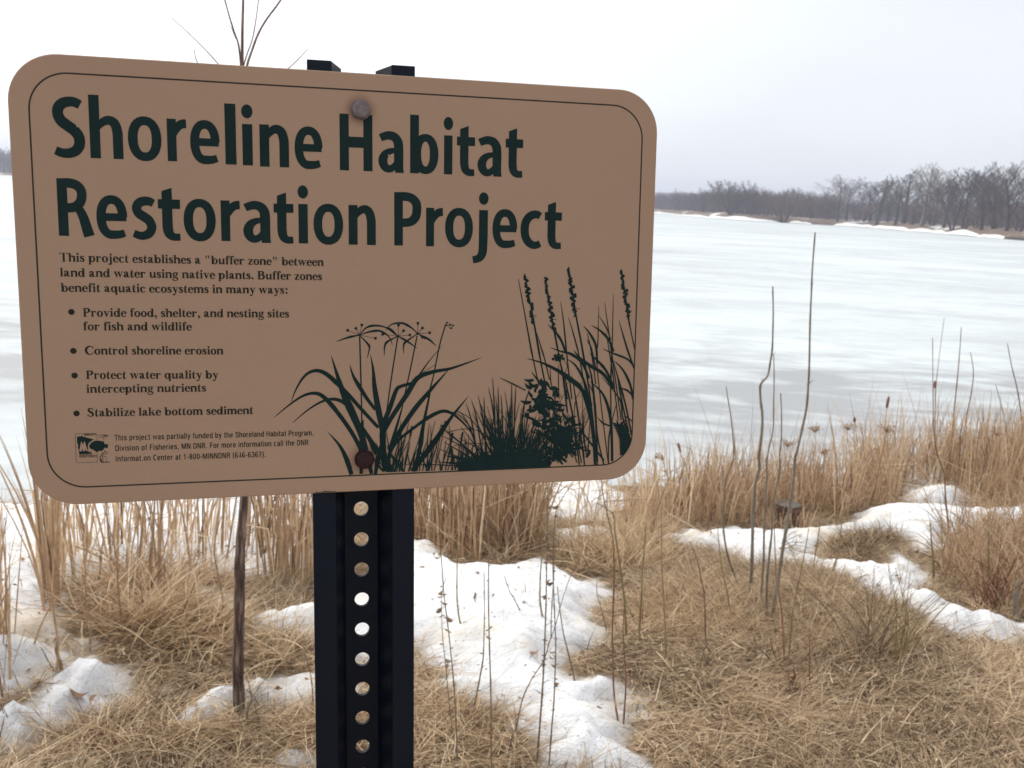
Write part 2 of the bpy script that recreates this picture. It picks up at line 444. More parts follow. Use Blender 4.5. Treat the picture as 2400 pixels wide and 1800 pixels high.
snow = mesh_np("snow_cover", V[used], remap[F], M_snow, None, np.clip(SDN.ravel()[used] / 0.35, 0, 1), True)
tag(snow, kind="structure")

def snow_at(x, y):
    """signed depth into snow at points (positive inside)"""
    i = np.clip(((np.asarray(x) - SX[0]) / 0.022).astype(int), 0, len(SX) - 1)
    j = np.clip(((np.asarray(y) - SY[0]) / 0.022).astype(int), 0, len(SY) - 1)
    return SDN[j, i]

def surf_z(x, y):
    i = np.clip(((np.asarray(x) - SX[0]) / 0.022).astype(int), 0, len(SX) - 1)
    j = np.clip(((np.asarray(y) - SY[0]) / 0.022).astype(int), 0, len(SY) - 1)
    return np.maximum(ground_z(x, y), np.where(SDN[j, i] > 0, ZS[j, i], -99))
# ------------------------------------------------------------------ far shore
# (photo x, metres out) of the far ice edge; straight-line bearings turned into world points
SH = [(-900, 640), (-300, 600), (0, 590), (800, 600), (1300, 590), (1536, 560), (1600, 470), (1662, 390), (1750, 335), (1852, 345), (1950, 350), (2048, 338), (2133, 288), (2204, 274), (2296, 226), (2353, 212), (2400, 204), (2700, 165), (3300, 120)]
SH = np.array(SH, float)
def shore_pt(px, extra=0.0, dy=0.0):
    D = np.interp(px, SH[:, 0], SH[:, 1]) + extra
    hz = 404 + .057 * px
    d = ray(px, hz)
    return np.array([d[0] / d[1] * D, D])
pxs = np.concatenate([np.arange(-900, 1500, 60), np.arange(1500, 2440, 5), np.arange(2450, 3301, 50)])
offs = np.array([0, 1.2, 3, 6, 10, 16, 26, 45, 80, 140, 300, 700])
hts = np.array([-0.25, 0.55, 1.15, 1.6, 1.95, 2.25, 2.5, 2.7, 2.8, 2.9, 3.0, 3.1])
V = []
for i, px in enumerate(pxs):
    w = 2.5 * float(fbm(np.array([px * 0.03]), np.array([1.7]), 3, 3)[0])
    for o_, h_ in zip(offs, hts):
        p = shore_pt(px, o_ + w)
        hh = h_ * (0.75 + 0.3 * float(hash_noise(np.array([px * .02]), np.array([o_ * .1]), 8)[0])) if h_ > 0 else h_
        V.append((p[0], p[1], LAKE + hh))
nI, nO = len(pxs), len(offs)
i = np.arange(nI * nO).reshape(nI, nO)
F = np.stack([i[:-1, :-1], i[1:, :-1], i[1:, 1:], i[:-1, 1:]], -1).reshape(-1, 4)
def farland_material():
    m, n, l, b = new_mat("far_bank_grass")
    t = noise(n, l, 0.06, 5, stretch=(1, 1.0, 1))
    r = ramp(n, [(0.40, (0.14, 0.092, 0.062)), (0.60, (0.21, 0.145, 0.095)), (0.63, (0.86, 0.86, 0.87)), (1.0, (0.9, 0.9, 0.9))])
    l.new(t.outputs["Fac"], r.inputs["Fac"]); l.new(r.outputs["Color"], b.inputs["Base Color"])
    b.inputs["Roughness"].default_value = 0.9
    return m
far = mesh_np("far_bank", np.array(V), F, farland_material(), None, None, True)
tag(far, kind="structure")

def drift(name, px0, px1, h, depth, seed):
    """lens of drifted snow lying on the far ice edge"""
    n1 = max(8, int((px1 - px0) / 3)); n2 = 7
    V = []
    for a in range(n1 + 1):
        u = a / n1; px = px0 + (px1 - px0) * u
        env = math.sin(math.pi * min(max(u, 0), 1)) ** 0.55
        env *= 0.75 + 0.5 * float(hash_noise(np.array([px * .05]), np.array([seed * 1.0]), 4)[0])
        for c in range(n2):
            v = c / (n2 - 1)
            p = shore_pt(px, -1.5 + depth * v * env)
            V.append((p[0], p[1], LAKE + 0.01 + h * env * math.sin(math.pi * (0.04 + 0.8 * v)) + 0.5 * v * env))
    i = np.arange((n1 + 1) * n2).reshape(n1 + 1, n2)
    F = np.stack([i[:-1, :-1], i[1:, :-1], i[1:, 1:], i[:-1, 1:]], -1).reshape(-1, 4)
    o = mesh_np(name, np.array(V), F, M_snow, None, np.ones(len(V)), True)
    return o
DR = [(-200, 40, .9, 12), (1480, 1600, 1.0, 14), (1596, 1664, .6, 8), (1655, 1828, 1.0, 12), (1850, 1905, .9, 9), (1955, 2055, 1.0, 8), (2040, 2140, .9, 7), (2125, 2195, .7, 6), (2180, 2222, .45, 5), (2215, 2306, .9, 7), (2296, 2366, .7, 6)]
for k, (a_, b_, h_, d_) in enumerate(DR):
    tag(drift("snow_drift", a_, b_, h_, d_, k), kind="structure")
# small low jetty / dark retaining ledge at the right-hand end of the far shore
ledge = empty("shore_ledge", (0, 0, 0))
pA, pB = shore_pt(2352, -1.5), shore_pt(2460, -3.0)
uA = (pB - pA) / np.linalg.norm(pB - pA); nA = np.array([-uA[1], uA[0]])
def slab(p0, p1, w, z0, z1, taper=0.0):
    c = [p0, p1, p1 + nA * w, p0 + nA * w]
    v = [(x, y, z0) for x, y in c] + [(x, y, z1) for x, y in c]
    v[4] = (v[4][0] + uA[0] * taper, v[4][1] + uA[1] * taper, v[4][2]); v[7] = (v[7][0] + uA[0] * taper, v[7][1] + uA[1] * taper, v[7][2])
    return v, [(0, 1, 5, 4), (1, 2, 6, 5), (2, 3, 7, 6), (3, 0, 4, 7), (4, 5, 6, 7)]
M_dark = simple_mat("wet_dark_stone", (0.03, 0.03, 0.035), (0.09, 0.085, 0.085), 1.5)
M_brn = simple_mat("ledge_brown_grass", (0.16, 0.11, 0.07), (0.26, 0.18, 0.12), 1.5)
v_, f_ = slab(pA, pB, 3.0, LAKE - .1, LAKE + .55, 1.2); mesh_pd("wall", v_, f_, M_dark, ledge)
v_, f_ = slab(pA + nA * .4 + uA * 1.0, pB, 4.0, LAKE + .55, LAKE + 1.15, 2.5); mesh_pd("cap", v_, f_, M_brn, ledge)
tag(ledge, "low dark ledge with brown top at the right end of the far shore", "retaining wall")

# ------------------------------------------------------------------ bare trees
def tube_faces(segs, sides=3):
    """segs (N,8): p0(3) p1(3) r0 r1 -> verts, faces"""
    S = np.asarray(segs, float)
    p0, p1, r0, r1 = S[:, 0:3], S[:, 3:6], S[:, 6], S[:, 7]
    d = p1 - p0; L = np.linalg.norm(d, axis=1, keepdims=True); d = d / np.maximum(L, 1e-9)
    ref = np.where(np.abs(d[:, 2:3]) > 0.9, np.array([[1.0, 0, 0]]), np.array([[0, 0, 1.0]]))
    a = np.cross(d, ref); a /= np.linalg.norm(a, axis=1, keepdims=True); b = np.cross(d, a)
    rings = []
    for (p, r) in ((p0, r0), (p1, r1)):
        for k in range(sides):
            t = 2 * math.pi * k / sides
            rings.append(p + (a * math.cos(t) + b * math.sin(t)) * r[:, None])
    V = np.stack(rings, 1).reshape(-1, 3)
    n = len(S); base = (np.arange(n) * 2 * sides)[:, None]
    F = []
    for k in range(sides):
        k2 = (k + 1) % sides
        F.append(base + np.array([[k, k2, sides + k2, sides + k]]))
    return V, np.concatenate(F, 0)

def grow_tree(seed, H=14, spread=0.5, multi=1, clear=.22, limbs=11, levels=3, reach=.55, droop=0.0, dens=1.0):
    """limbs leave the stem all the way up and sweep skyward; each carries finer shoots"""
    R = random.Random(seed)
    trunk, crown = [], []
    def limb(p, d, length, r, lev):
        nseg = (7, 6, 4, 2)[min(lev, 3)]
        q, nodes = p, []
        for s in range(nseg):
            j = (.028, .085, .12, .12)[min(lev, 3)]
            d = (d + Vector((R.gauss(0, j), R.gauss(0, j), R.gauss(0, j * .4) + (0.0 if lev == 0 else .13 - droop * .16 * lev)))).normalized()
            t = (s + 1) / nseg
            r2 = r * (1 - .75 / nseg * 1.0)
            e = q + d * (length / nseg)
            (trunk if lev == 0 and s < nseg * .6 else crown).append((*q, *e, r, r2)); nodes.append((q, e, d, r2, t))
            q, r = e, r2
        if lev >= levels: return
        n = int(((limbs, 8, 9)[min(lev, 2)]) * dens * R.uniform(.8, 1.2))
        az = R.uniform(0, 6.28)
        for c in range(n):
            t = (clear if lev == 0 else .22) + (1 - (clear if lev == 0 else .22)) * ((c + R.random()) / n)
            i = min(int(t * nseg), nseg - 1); a_, e_, dd, rr, _ = nodes[i]
            pos = a_.lerp(e_, min(max(t * nseg - i, 0), 1)); az += 2.4 + R.uniform(-.5, .5)
            ref = Vector((math.cos(az), math.sin(az), R.uniform(-.2, .3)))
            side = (ref - dd * ref.dot(dd)).normalized()
            ang = spread * R.uniform(.7, 1.3) * (1.15 - .35 * t)
            nd = dd * math.cos(ang) + side * math.sin(ang)
            ln = length * ((reach if lev == 0 else .50) * R.uniform(.65, 1.15)) * (1.12 - .62 * t)
            limb(pos, nd.normalized(), ln, rr * (.52 if lev == 0 else .55), lev + 1)
    for m in range(multi):
        a = R.uniform(0, 6.28) if multi > 1 else 0
        tl = R.uniform(.18, .42) if multi > 1 else R.uniform(0, .06)
        st = Vector((math.cos(a), math.sin(a), 0)) * (0.2 if multi > 1 else 0)
        limb(st, Vector((math.cos(a) * tl, math.sin(a) * tl, 1)).normalized(), H * .95, H * (0.027 if multi == 1 else 0.017), 0)
    T, C = np.array(trunk), np.array(crown)
    s = H / max(C[:, 5].max(), 1e-3)
    T[:, :8] *= s; C[:, :8] *= s
    C[:, 6] = np.maximum(C[:, 6], 0.022); C[:, 7] = np.maximum(C[:, 7], 0.014)
    return T, C

M_bark_d = simple_mat("winter_bark_dark", (0.05, 0.04, 0.036), (0.10, 0.08, 0.07), 2.0)
M_bark_g = simple_mat("winter_bark_grey", (0.12, 0.10, 0.088), (0.19, 0.165, 0.145), 2.0)
M_twig_d = simple_mat("winter_twigs_dark", (0.065, 0.048, 0.042), (0.125, 0.095, 0.082), 1.0, bmp=0)
M_twig_p = simple_mat("winter_twigs_pale", (0.17, 0.15, 0.12), (0.25, 0.22, 0.18), 1.0, bmp=0)
M_twig_b = simple_mat("winter_twigs_brown", (0.125, 0.082, 0.058), (0.20, 0.14, 0.10), 1.0, bmp=0)
M_twig_r = simple_mat("winter_twigs_russet", (0.20, 0.115, 0.10), (0.28, 0.16, 0.14), 1.0, bmp=0)
KINDS = {
 'oak':   dict(H=15, spread=0.95, clear=.20, limbs=15, reach=.82, dens=1.1),
 'elm':   dict(H=15, spread=0.72, clear=.20, limbs=14, reach=.85, dens=1.1),
 'cottonwood': dict(H=18, spread=0.78, clear=.20, limbs=18, reach=.70, dens=1.15),
 'twin':  dict(H=15, spread=0.8, clear=.18, limbs=12, reach=.72, multi=2),
 'willow': dict(H=10, spread=0.7, clear=.10, limbs=8, reach=.5, multi=5, droop=.8, dens=.95),
 'wide':  dict(H=14, spread=0.65, clear=.12, limbs=9, reach=.62, multi=6, dens=1.0),
 'slim':  dict(H=12, spread=0.6, clear=.25, limbs=12, reach=.6),
 'shrub': dict(H=5, spread=0.55, clear=.08, limbs=7, reach=.55, multi=6, levels=2),
}
PROTO = {}
def tree_meshes(kind, twmat, bkmat, var):
    key = (kind, twmat.name, var)
    if key in PROTO: return PROTO[key]
    T, C = grow_tree(sum(map(ord, kind)) * 7 + var * 13, **KINDS[kind])
    out = []
    for nm, S, mt, sd in (("trunk", T, bkmat, 6), ("branches", C, twmat, 3)):
        V, F = tube_faces(S, sd)
        me = bpy.data.meshes.new(nm)
        me.vertices.add(len(V)); me.vertices.foreach_set("co", V.astype(np.float32).ravel())
        me.loops.add(F.size); me.loops.foreach_set("vertex_index", F.astype(np.int32).ravel())
        me.polygons.add(len(F)); me.polygons.foreach_set("loop_start", np.arange(0, F.size, 4, dtype=np.int32))
        me.update(); me.materials.append(mt)
        out.append(me)
    PROTO[key] = (out, KINDS[kind]['H'])
    return PROTO[key]

def far_ground(px, extra):
    p = shore_pt(px, extra)
    h = np.interp(extra, offs, hts) * 0.9
    return (p[0], p[1], LAKE + h - 0.15)

def tree(px, top_py, kind, tw, bk, label, group=None, extra=14, var=0, width=1.0, rot=None, name="bare_tree"):
    (mt, mc), H0 = tree_meshes(kind, tw, bk, var)
    loc = far_ground(px, extra)
    d = ray(px, top_py); ztop = d[2] / d[1] * loc[1]
    H = max(ztop - loc[2], 2)
    r = empty(name, loc)
    r.rotation_euler = (0, 0, rot if rot is not None else random.uniform(0, 6.28))
    s = H / H0
    width = width * (1.4 if name == 'bare_tree' else 1.0)
    r.scale = (s * width, s * width, s)
    link_mesh("trunk", mt, r); link_mesh("branches", mc, r)
    tag(r, label, "tree" if name != "far_shrub" else "shrub", group)
    return r
TG = "bare trees along the far shore"
TREES = [
 (1711, 419, 'wide', M_twig_d, M_bark_d, "spreading many-stemmed tree rising above the low dark wood, nearest the sign", 10, 0, 1.25),
 (1590, 440, 'oak', M_twig_d, M_bark_d, "rounded dark tree on the far shore just right of the sign edge", 22, 1, 1.3),
 (1648, 438, 'elm', M_twig_d, M_bark_d, "small hazy tree between the sign and the spreading many-stemmed tree", 24, 1, 1.3),
 (1760, 452, 'twin', M_twig_d, M_bark_d, "low dark twin-trunked tree just right of the spreading many-stemmed tree", 16, 2, 1.3),
 (1798, 450, 'oak', M_twig_b, M_bark_d, "low brownish tree behind the white snow bank left of the willow", 18, 2, 1.2),
 (1838, 452, 'willow', M_twig_b, M_bark_d, "brown willow standing at the ice between two snow drifts", -0.5, 0, 1.25),
 (1864, 438, 'elm', M_twig_p, M_bark_g, "pale tan-topped tree rising behind the brown willow", 26, 2, 1.1),
 (1900, 448, 'slim', M_twig_b, M_bark_d, "small brown tree right of the tan-topped tree", 14, 1, 1.4),
 (1963, 406, 'oak', M_twig_p, M_bark_d, "broad olive-grey tree at the head of the brown bank", 9, 3, 1.05),
 (1984, 410, 'oak', M_twig_d, M_bark_d, "broad dark tree leaning close against the olive-grey tree", 20, 4, 1.0),
 (2039, 412, 'elm', M_twig_d, M_bark_d, "slender grey tree with an open fan-shaped top", 16, 3, 1.2),
 (2056, 411, 'slim', M_twig_d, M_bark_d, "thin straight dark tree standing on the snow edge", 3, 2, 1.5),
 (2080, 438, 'elm', M_twig_d, M_bark_d, "short tree set back between two taller dark trees", 18, 4, 1.1),
 (2098, 396, 'elm', M_twig_d, M_bark_d, "tall narrow dark tree with steep limbs on the brown bank", 8, 5, 1.15),
 (2118, 402, 'slim', M_twig_d, M_bark_d, "tall thin tree leaning into the pale crowned tree", 22, 3, 1.5),
 (2160, 378, 'cottonwood', M_twig_p, M_bark_g, "tall pale crowned tree with a fine rounded top", 9, 0, 1.15),
 (2190, 396, 'elm', M_twig_p, M_bark_g, "pale narrow tree just right of the tall pale crowned tree", 24, 6, 1.0),
 (2212, 418, 'slim', M_twig_d, M_bark_d, "small dark tree left of the heavy twin-trunked tree", 10, 4, 1.3),
 (2232, 400, 'twin', M_twig_d, M_bark_d, "heavy dark twin-trunked tree beside the longest snow drift", 3, 3, 1.15),
 (2256, 386, 'elm', M_twig_d, M_bark_d, "tall grey tree with swept-back limbs behind the longest snow drift", 16, 7, 1.2),
 (2300, 384, 'elm', M_twig_d, M_bark_d, "tall open tree with bright sky between its limbs", 8, 8, 1.2),
 (2326, 392, 'oak', M_twig_d, M_bark_d, "dark bushy tree left of the tallest tree", 14, 5, .95),
 (2359, 371, 'cottonwood', M_twig_d, M_bark_d, "tallest dark tree at the right end of the far shore", 8, 1, 1.05),
 (2338, 380, 'twin', M_twig_d, M_bark_d, "dark tree crossing limbs with the tallest tree", 20, 4, .9),
 (2394, 392, 'oak', M_twig_d, M_bark_d, "dark tree cut by the right edge of the photo", 10, 6, 1.0),
 (2450, 388, 'elm', M_twig_d, M_bark_d, "dark tree just past the right edge of the photo", 12, 9, 1.0),
]
for px, tp, k, tw, bk, lb, ex, va, wd in TREES:
    tree(px, tp, k, tw, bk, lb, TG, ex, va, wd)
SHR = [
 (2388, 470, M_twig_r, "russet shrub at the right edge above the dark ledge"),
 (2330, 490, M_twig_b, "brown shrub under the tallest tree"),
 (2288, 486, M_twig_b, "tan brown shrub under the tall open tree"),
 (2022, 474, M_twig_r, "orange-brown shrub at the left end of the brown bank"),
 (2008, 490, M_twig_b, "small brown shrub beside the orange-brown shrub"),
 (2135, 478, M_twig_b, "brown thicket left of the tall pale crowned tree's trunk"),
 (2185, 482, M_twig_b, "brown thicket right of the tall pale crowned tree's trunk"),
 (2262, 492, M_twig_r, "reddish low shrub right of the heavy twin-trunked tree"),
]
for px, tp, tw, lb in SHR:
    tree(px, tp, 'shrub', tw, M_bark_d, lb, "shrubs under the far trees", 12, 0, 1.5, name="far_shrub")

# the far wood behind, one mass of thin bare trees
def wood_mass(name, px0, px1, n, e0, e1, h0, h1, mat, seed, label):
    R = random.Random(seed)
    protos = [grow_tree(900 + q, H=12, spread=.6, clear=.2, limbs=14, levels=2, reach=.5) for q in range(6)]
    VV, FF, off = [], [], 0
    pv = []
    for T, C in protos:
        pv.append(tube_faces(np.concatenate([T, C]), 3))
    for k in range(n):
        px = px0 + (px1 - px0) * (k + R.random()) / n
        ex = R.uniform(e0, e1)
        x, y, z = far_ground(px, ex)
        v, f = pv[R.randrange(6)]
        s = R.uniform(h0, h1) / 12; a = R.uniform(0, 6.28)
        ca, sa = math.cos(a), math.sin(a)
        w = s * 1.5
        q = np.stack([(v[:, 0] * ca - v[:, 1] * sa) * w + x, (v[:, 0] * sa + v[:, 1] * ca) * w + y, v[:, 2] * s + z], 1)
        VV.append(q); FF.append(f + off); off += len(v)
    o = mesh_np(name, np.concatenate(VV), np.concatenate(FF), mat)
    tag(o, label, "wood", kind="stuff")
M_mass = simple_mat("far_wood_twigs", (0.09, 0.068, 0.06), (0.16, 0.12, 0.105), 0.08, bmp=0)
wood_mass("far_wood", 1480, 1960, 420, 20, 140, 8.5, 11.5, M_mass, 3, "hazy low grey wood behind the far shore right of the sign")
wood_mass("far_wood", 1930, 2480, 300, 60, 190, 8.0, 11.0, M_mass, 5, "grey wood behind the tall bare trees on the right")
wood_mass("far_wood", -250, 90, 130, 15, 90, 13.5, 16.5, M_mass, 6, "bluish wood across the lake at the left edge")
wood_mass("far_wood", 90, 1480, 200, 15, 60, 12.5, 15.5, M_mass, 8, "far wood across the lake hidden behind the sign")
# blue ridge line farthest away
hv, hf = [], []
for k in range(81):
    a = -1.2 + 2.4 * k / 80
    hh = 26 + 8 * float(fbm(np.array([k * .35]), np.array([.5]), 4, 2)[0])
    x, y = math.sin(a) * 1250, math.cos(a) * 1250
    hv += [(x, y, LAKE), (x, y, LAKE + hh * .55), (x * 1.1, y * 1.1, LAKE + hh)]
for k in range(80):
    hf += [(3 * k, 3 * k + 3, 3 * k + 4, 3 * k + 1), (3 * k + 1, 3 * k + 4, 3 * k + 5, 3 * k + 2)]
tag(mesh_pd("distant_hills", hv, hf, M_mass, smooth_sh=True), kind="structure")

# ------------------------------------------------------------------ haze
hb = [(-1500, -60, -4.5), (1500, -60, -4.5), (1500, 1600, -4.5), (-1500, 1600, -4.5), (-1500, -60, 34), (1500, -60, 34), (1500, 1600, 34), (-1500, 1600, 34)]
haze = mesh_pd("haze", hb, [(0, 3, 2, 1), (4, 5, 6, 7), (0, 1, 5, 4), (1, 2, 6, 5), (2, 3, 7, 6), (3, 0, 4, 7)])
hm = bpy.data.materials.new("haze_air"); hm.use_nodes = True
hn, hl = hm.node_tree.nodes, hm.node_tree.links
hn.clear()
ho = hn.new("ShaderNodeOutputMaterial"); hvv = hn.new("ShaderNodeVolumePrincipled")
hvv.inputs["Color"].default_value = (0.78, 0.83, 1.0, 1)
hvv.inputs["Density"].default_value = 0.00068
hvv.inputs["Anisotropy"].default_value = 0.2
hl.new(hvv.outputs["Volume"], ho.inputs["Volume"])
haze.data.materials.append(hm)
haze.hide_select = True
tag(haze, "thin blue-grey haze over the lake", "haze", kind="stuff")
# ------------------------------------------------------------------ the sign
SXV = Vector((0.96579592, 0.25809848, 0.02496812)).normalized()      # along the panel, left to right
SDV = Vector((0.04031847, -0.05435341, -0.99770744)).normalized()    # down the panel
SNV = SXV.cross(SDV).normalized()                                     # away from the viewer
STL = Vector((-0.34132828, 0.63631918, 0.07770959))
SM = Matrix(((SXV.x, SDV.x, SNV.x, STL.x), (SXV.y, SDV.y, SNV.y, STL.y), (SXV.z, SDV.z, SNV.z, STL.z), (0, 0, 0, 1)))
# everything on the sign is modelled in millimetres: x right, y down, z away from viewer
MM = SM @ Matrix.Scale(0.001, 4)
SMI = SM.inverted()
def uv(px, py):
    """photo pixel -> mm on the panel face (used to copy the print where it stands)"""
    d = Vector(ray(px, py)); n = SNV
    t = STL.dot(n) / d.dot(n)
    q = SMI @ (d * t)
    return q.x * 1000, q.y * 1000
sign = empty("information_sign", (0, 0, 0))
base_w = SM @ Vector((.230, 1.72, .014))
sign.location = base_w
SIGN_OFF = Matrix.Translation(-base_w)
tag(sign, "tan shoreline habitat sign with dark green lettering bolted to a dark perforated post", "sign")
def part_mm(name, V, F, mat, parent=None, smooth_sh=False, label=None):
    V = [SIGN_OFF @ (MM @ Vector(v)) for v in V]
    o = mesh_pd(name, V, F, mat, parent if parent is not None else sign, smooth_sh)
    if label: o["label"] = label
    return o

def sign_paint():
    m, n, l, b = new_mat("tan_sign_paint")
    tc = n.new("ShaderNodeTexCoord")
    a = noise(n, l, 4, 5, tc.outputs["Object"], .6)
    c = noise(n, l, 900, 2, tc.outputs["Object"], .5)
    r = ramp(n, [(0.3, (0.342, 0.222, 0.154)), (0.7, (0.368, 0.243, 0.166))])
    l.new(a.outputs["Fac"], r.inputs["Fac"])
    r2 = ramp(n, [(0.3, (0.975, 0.975, 0.975)), (0.7, (1.02, 1.02, 1.02))]); l.new(c.outputs["Fac"], r2.inputs["Fac"])
    mx = n.new("ShaderNodeMix"); mx.data_type = 'RGBA'; mx.blend_type = 'MULTIPLY'; mx.inputs["Factor"].default_value = 1
    l.new(r.outputs["Color"], mx.inputs["A"]); l.new(r2.outputs["Color"], mx.inputs["B"])
    last = mx.outputs["Result"]
    # faint rust stains spreading round the two bolts
    for (bx, by, rad, st) in ((228.7, 25.5, 14, .55), (230.1, 280, 16, .6)):
        p = SIGN_OFF @ (MM @ Vector((bx, by, 0)))
        dn = n.new("ShaderNodeVectorMath"); dn.operation = 'DISTANCE'; dn.inputs[1].default_value = p
        l.new(tc.outputs["Object"], dn.inputs[0])
        mr = n.new("ShaderNodeMapRange"); mr.interpolation_type = 'SMOOTHSTEP'
        mr.inputs["From Min"].default_value = 0.006; mr.inputs["From Max"].default_value = rad * .001
        mr.inputs["To Min"].default_value = st; mr.inputs["To Max"].default_value = 0
        l.new(dn.outputs["Value"], mr.inputs["Value"])
        mm = n.new("ShaderNodeMix"); mm.data_type = 'RGBA'
        mm.inputs["B"].default_value = (0.20, 0.10, 0.065, 1)
        l.new(mr.outputs["Result"], mm.inputs["Factor"]); l.new(last, mm.inputs["A"]); last = mm.outputs["Result"]
    l.new(last, b.inputs["Base Color"])
    b.inputs["Roughness"].default_value = 0.55
    b.inputs["Specular IOR Level"].default_value = 0.25
    return m
M_sign = sign_paint()
M_edge = simple_mat("bare_aluminium_edge", (0.42, 0.36, 0.30), (0.55, 0.48, 0.42), 40, rough=.45)
M_ink = simple_mat("dark_green_print", (0.003, 0.016, 0.016), (0.006, 0.021, 0.021), 60, rough=.6, bmp=0, spec=.15)
M_ink2 = simple_mat("brown_black_print", (0.016, 0.018, 0.015), (0.03, 0.028, 0.022), 60, rough=.7, bmp=0, spec=.1)
M_ink3 = simple_mat("dark_border_print", (0.018, 0.022, 0.02), (0.032, 0.026, 0.022), 60, rough=.6, bmp=0, spec=.15)
M_post = None

def rrect(x0, y0, x1, y1, r, n=10):
    P = []
    for cx, cy, a0 in ((x1 - r, y0 + r, -90), (x1 - r, y1 - r, 0), (x0 + r, y1 - r, 90), (x0 + r, y0 + r, 180)):
        for k in range(n + 1):
            a = math.radians(a0 + 90 * k / n); P.append((cx + r * math.cos(a), cy + r * math.sin(a)))
    return P
W_, H_ = 457.2, 304.8
O = rrect(0, 0, W_, H_, 31.75, 12); I = rrect(.7, .7, W_ - .7, H_ - .7, 31.05, 12)
n_ = len(O)
V = [(x, y, 0) for x, y in I] + [(x, y, .7) for x, y in O] + [(x, y, 2.0) for x, y in O]
F = [tuple(range(n_))[::-1]] + [(k, (k + 1) % n_, n_ + (k + 1) % n_, n_ + k) for k in range(n_)] + [(n_ + k, n_ + (k + 1) % n_, 2 * n_ + (k + 1) % n_, 2 * n_ + k) for k in range(n_)] + [tuple(range(2 * n_, 3 * n_))]
panel = part_mm("panel", V, F, M_sign)
panel.data.materials.append(M_edge)
for p in panel.data.polygons[1 + n_:]: p.material_index = 1

class Print:
    """flat print: polygons lifted a hair off the panel, each a hair above the last"""
    def __init__(s, z0=-0.12, dz=-0.004):
        s.V, s.F, s.z, s.dz = [], [], z0, dz
    def tri(s, P, faces):
        b = len(s.V); s.V += [(x, y, s.z) for x, y in P]; s.F += [tuple(b + i for i in f) for f in faces]; s.z += s.dz
    def poly(s, P, holes=()):
        loops = [[Vector((x, y, 0)) for x, y in P]] + [[Vector((x, y, 0)) for x, y in h] for h in holes]
        T = tessellate_polygon(loops)
        allp = [q for L in ([P] + list(holes)) for q in L]
        s.tri(allp, T)
    def stroke(s, pts, closed=False):
        """pts (x,y,w) dense centreline -> quad strip"""
        n = len(pts); L, Rr = [], []
        for i in range(n):
            if closed: a, b = pts[i - 1], pts[(i + 1) % n]
            else: a, b = pts[max(i - 1, 0)], pts[min(i + 1, n - 1)]
            dx, dy = b[0] - a[0], b[1] - a[1]; q = math.hypot(dx, dy) or 1
            nx, ny = -dy / q, dx / q; w = pts[i][2] / 2
            L.append((pts[i][0] + nx * w, pts[i][1] + ny * w)); Rr.append((pts[i][0] - nx * w, pts[i][1] - ny * w))
        m = n if closed else n - 1
        s.tri(L + Rr, [(i, (i + 1) % n, n + (i + 1) % n, n + i) for i in range(m)])
    def build(s, name, mat, parent=panel, label=None):
        return part_mm(name, s.V, s.F, mat, parent, label=label)

def cat(pts, sub=6, closed=False):
    """Catmull-Rom through pts of any width"""
    n = len(pts)
    if n < 3: return list(pts)
    out = []
    rngm = n if closed else n - 1
    for i in range(rngm):
        if closed: p = [pts[(i + k - 1) % n] for k in range(4)]
        else: p = [pts[max(i - 1, 0)], pts[i], pts[i + 1], pts[min(i + 2, n - 1)]]
        for k in range(sub):
            t = k / sub
            out.append(tuple(0.5 * ((2 * b) + (-a + c) * t + (2 * a - 5 * b + 4 * c - d) * t * t + (-a + 3 * b - 3 * c + d) * t ** 3) for a, b, c, d in zip(*p)))
    if not closed: out.append(tuple(pts[-1]))
    return out

# ---- border line
b_in, b_out = (13.0, 12.2, 445.0, 292.6), 24.5
O2 = rrect(12.1, 11.5, 445.2, 292.9, 25.2, 14); I2 = rrect(13.1, 12.5, 444.2, 291.9, 24.2, 14)
pr = Print(); nb = len(O2)
pr.tri(O2 + I2, [(k, (k + 1) % nb, nb + (k + 1) % nb, nb + k) for k in range(nb)])
pr.build("border_line", M_ink3)

# ---- big sans lettering.  a glyph: list of ('s',pts) smooth stroke, ('r',pts) raw stroke, ('c',pts) closed ring, ('p',poly)
def ell(cx, cy, rx, ry, a0=0, a1=360, w=108, n=26, e=2.25, w2=None):
    P = []
    for k in range(n + (0 if a1 - a0 == 360 else 1)):
        a = math.radians(a0 + (a1 - a0) * k / n); c, s_ = math.cos(a), math.sin(a)
        ww = w if w2 is None else w + (w2 - w) * abs(s_)
        P.append((cx + rx * math.copysign(abs(c) ** (2 / e), c), cy + ry * math.copysign(abs(s_) ** (2 / e), s_), ww))
    return P
def rect(x0, y0, x1, y1): return ('p', [(x0, y0), (x1, y0), (x1, y1), (x0, y1)])
def dot(cx, cy, rx, ry): return ('p', [(cx + rx * math.cos(math.radians(a)), cy + ry * math.sin(math.radians(a))) for a in range(0, 360, 15)])
G = {}
G['o'] = [('c', ell(188, 250, 134, 208, w=110, w2=102))]
G['e'] = [('r', ell(178, 250, 124, 208, 0, 262, w=108, w2=102, n=26) + [(215, 44, 100), (262, 48, 94), (322, 66, 84)]), rect(70, 205, 344, 296), ('p', [(248, 205), (344, 205), (356 - 12, 262), (248, 262)])]
G['h'] = [rect(0, 0, 116, 735), ('s', [(75, 330, 50), (120, 395, 78), (170, 436, 96), (228, 448, 106), (284, 412, 112), (311, 320, 114), (314, 200, 114), (314, 0, 114)])]
G['n'] = [rect(0, 0, 114, 498), ('s', [(75, 330, 50), (115, 395, 78), (160, 436, 96), (212, 448, 106), (264, 412, 112), (290, 320, 114), (293, 200, 114), (293, 0, 114)])]
G['r'] = [rect(0, 0, 114, 498), ('s', [(75, 280, 50), (105, 360, 85), (150, 420, 100), (195, 443, 104), (240, 447, 104)])]
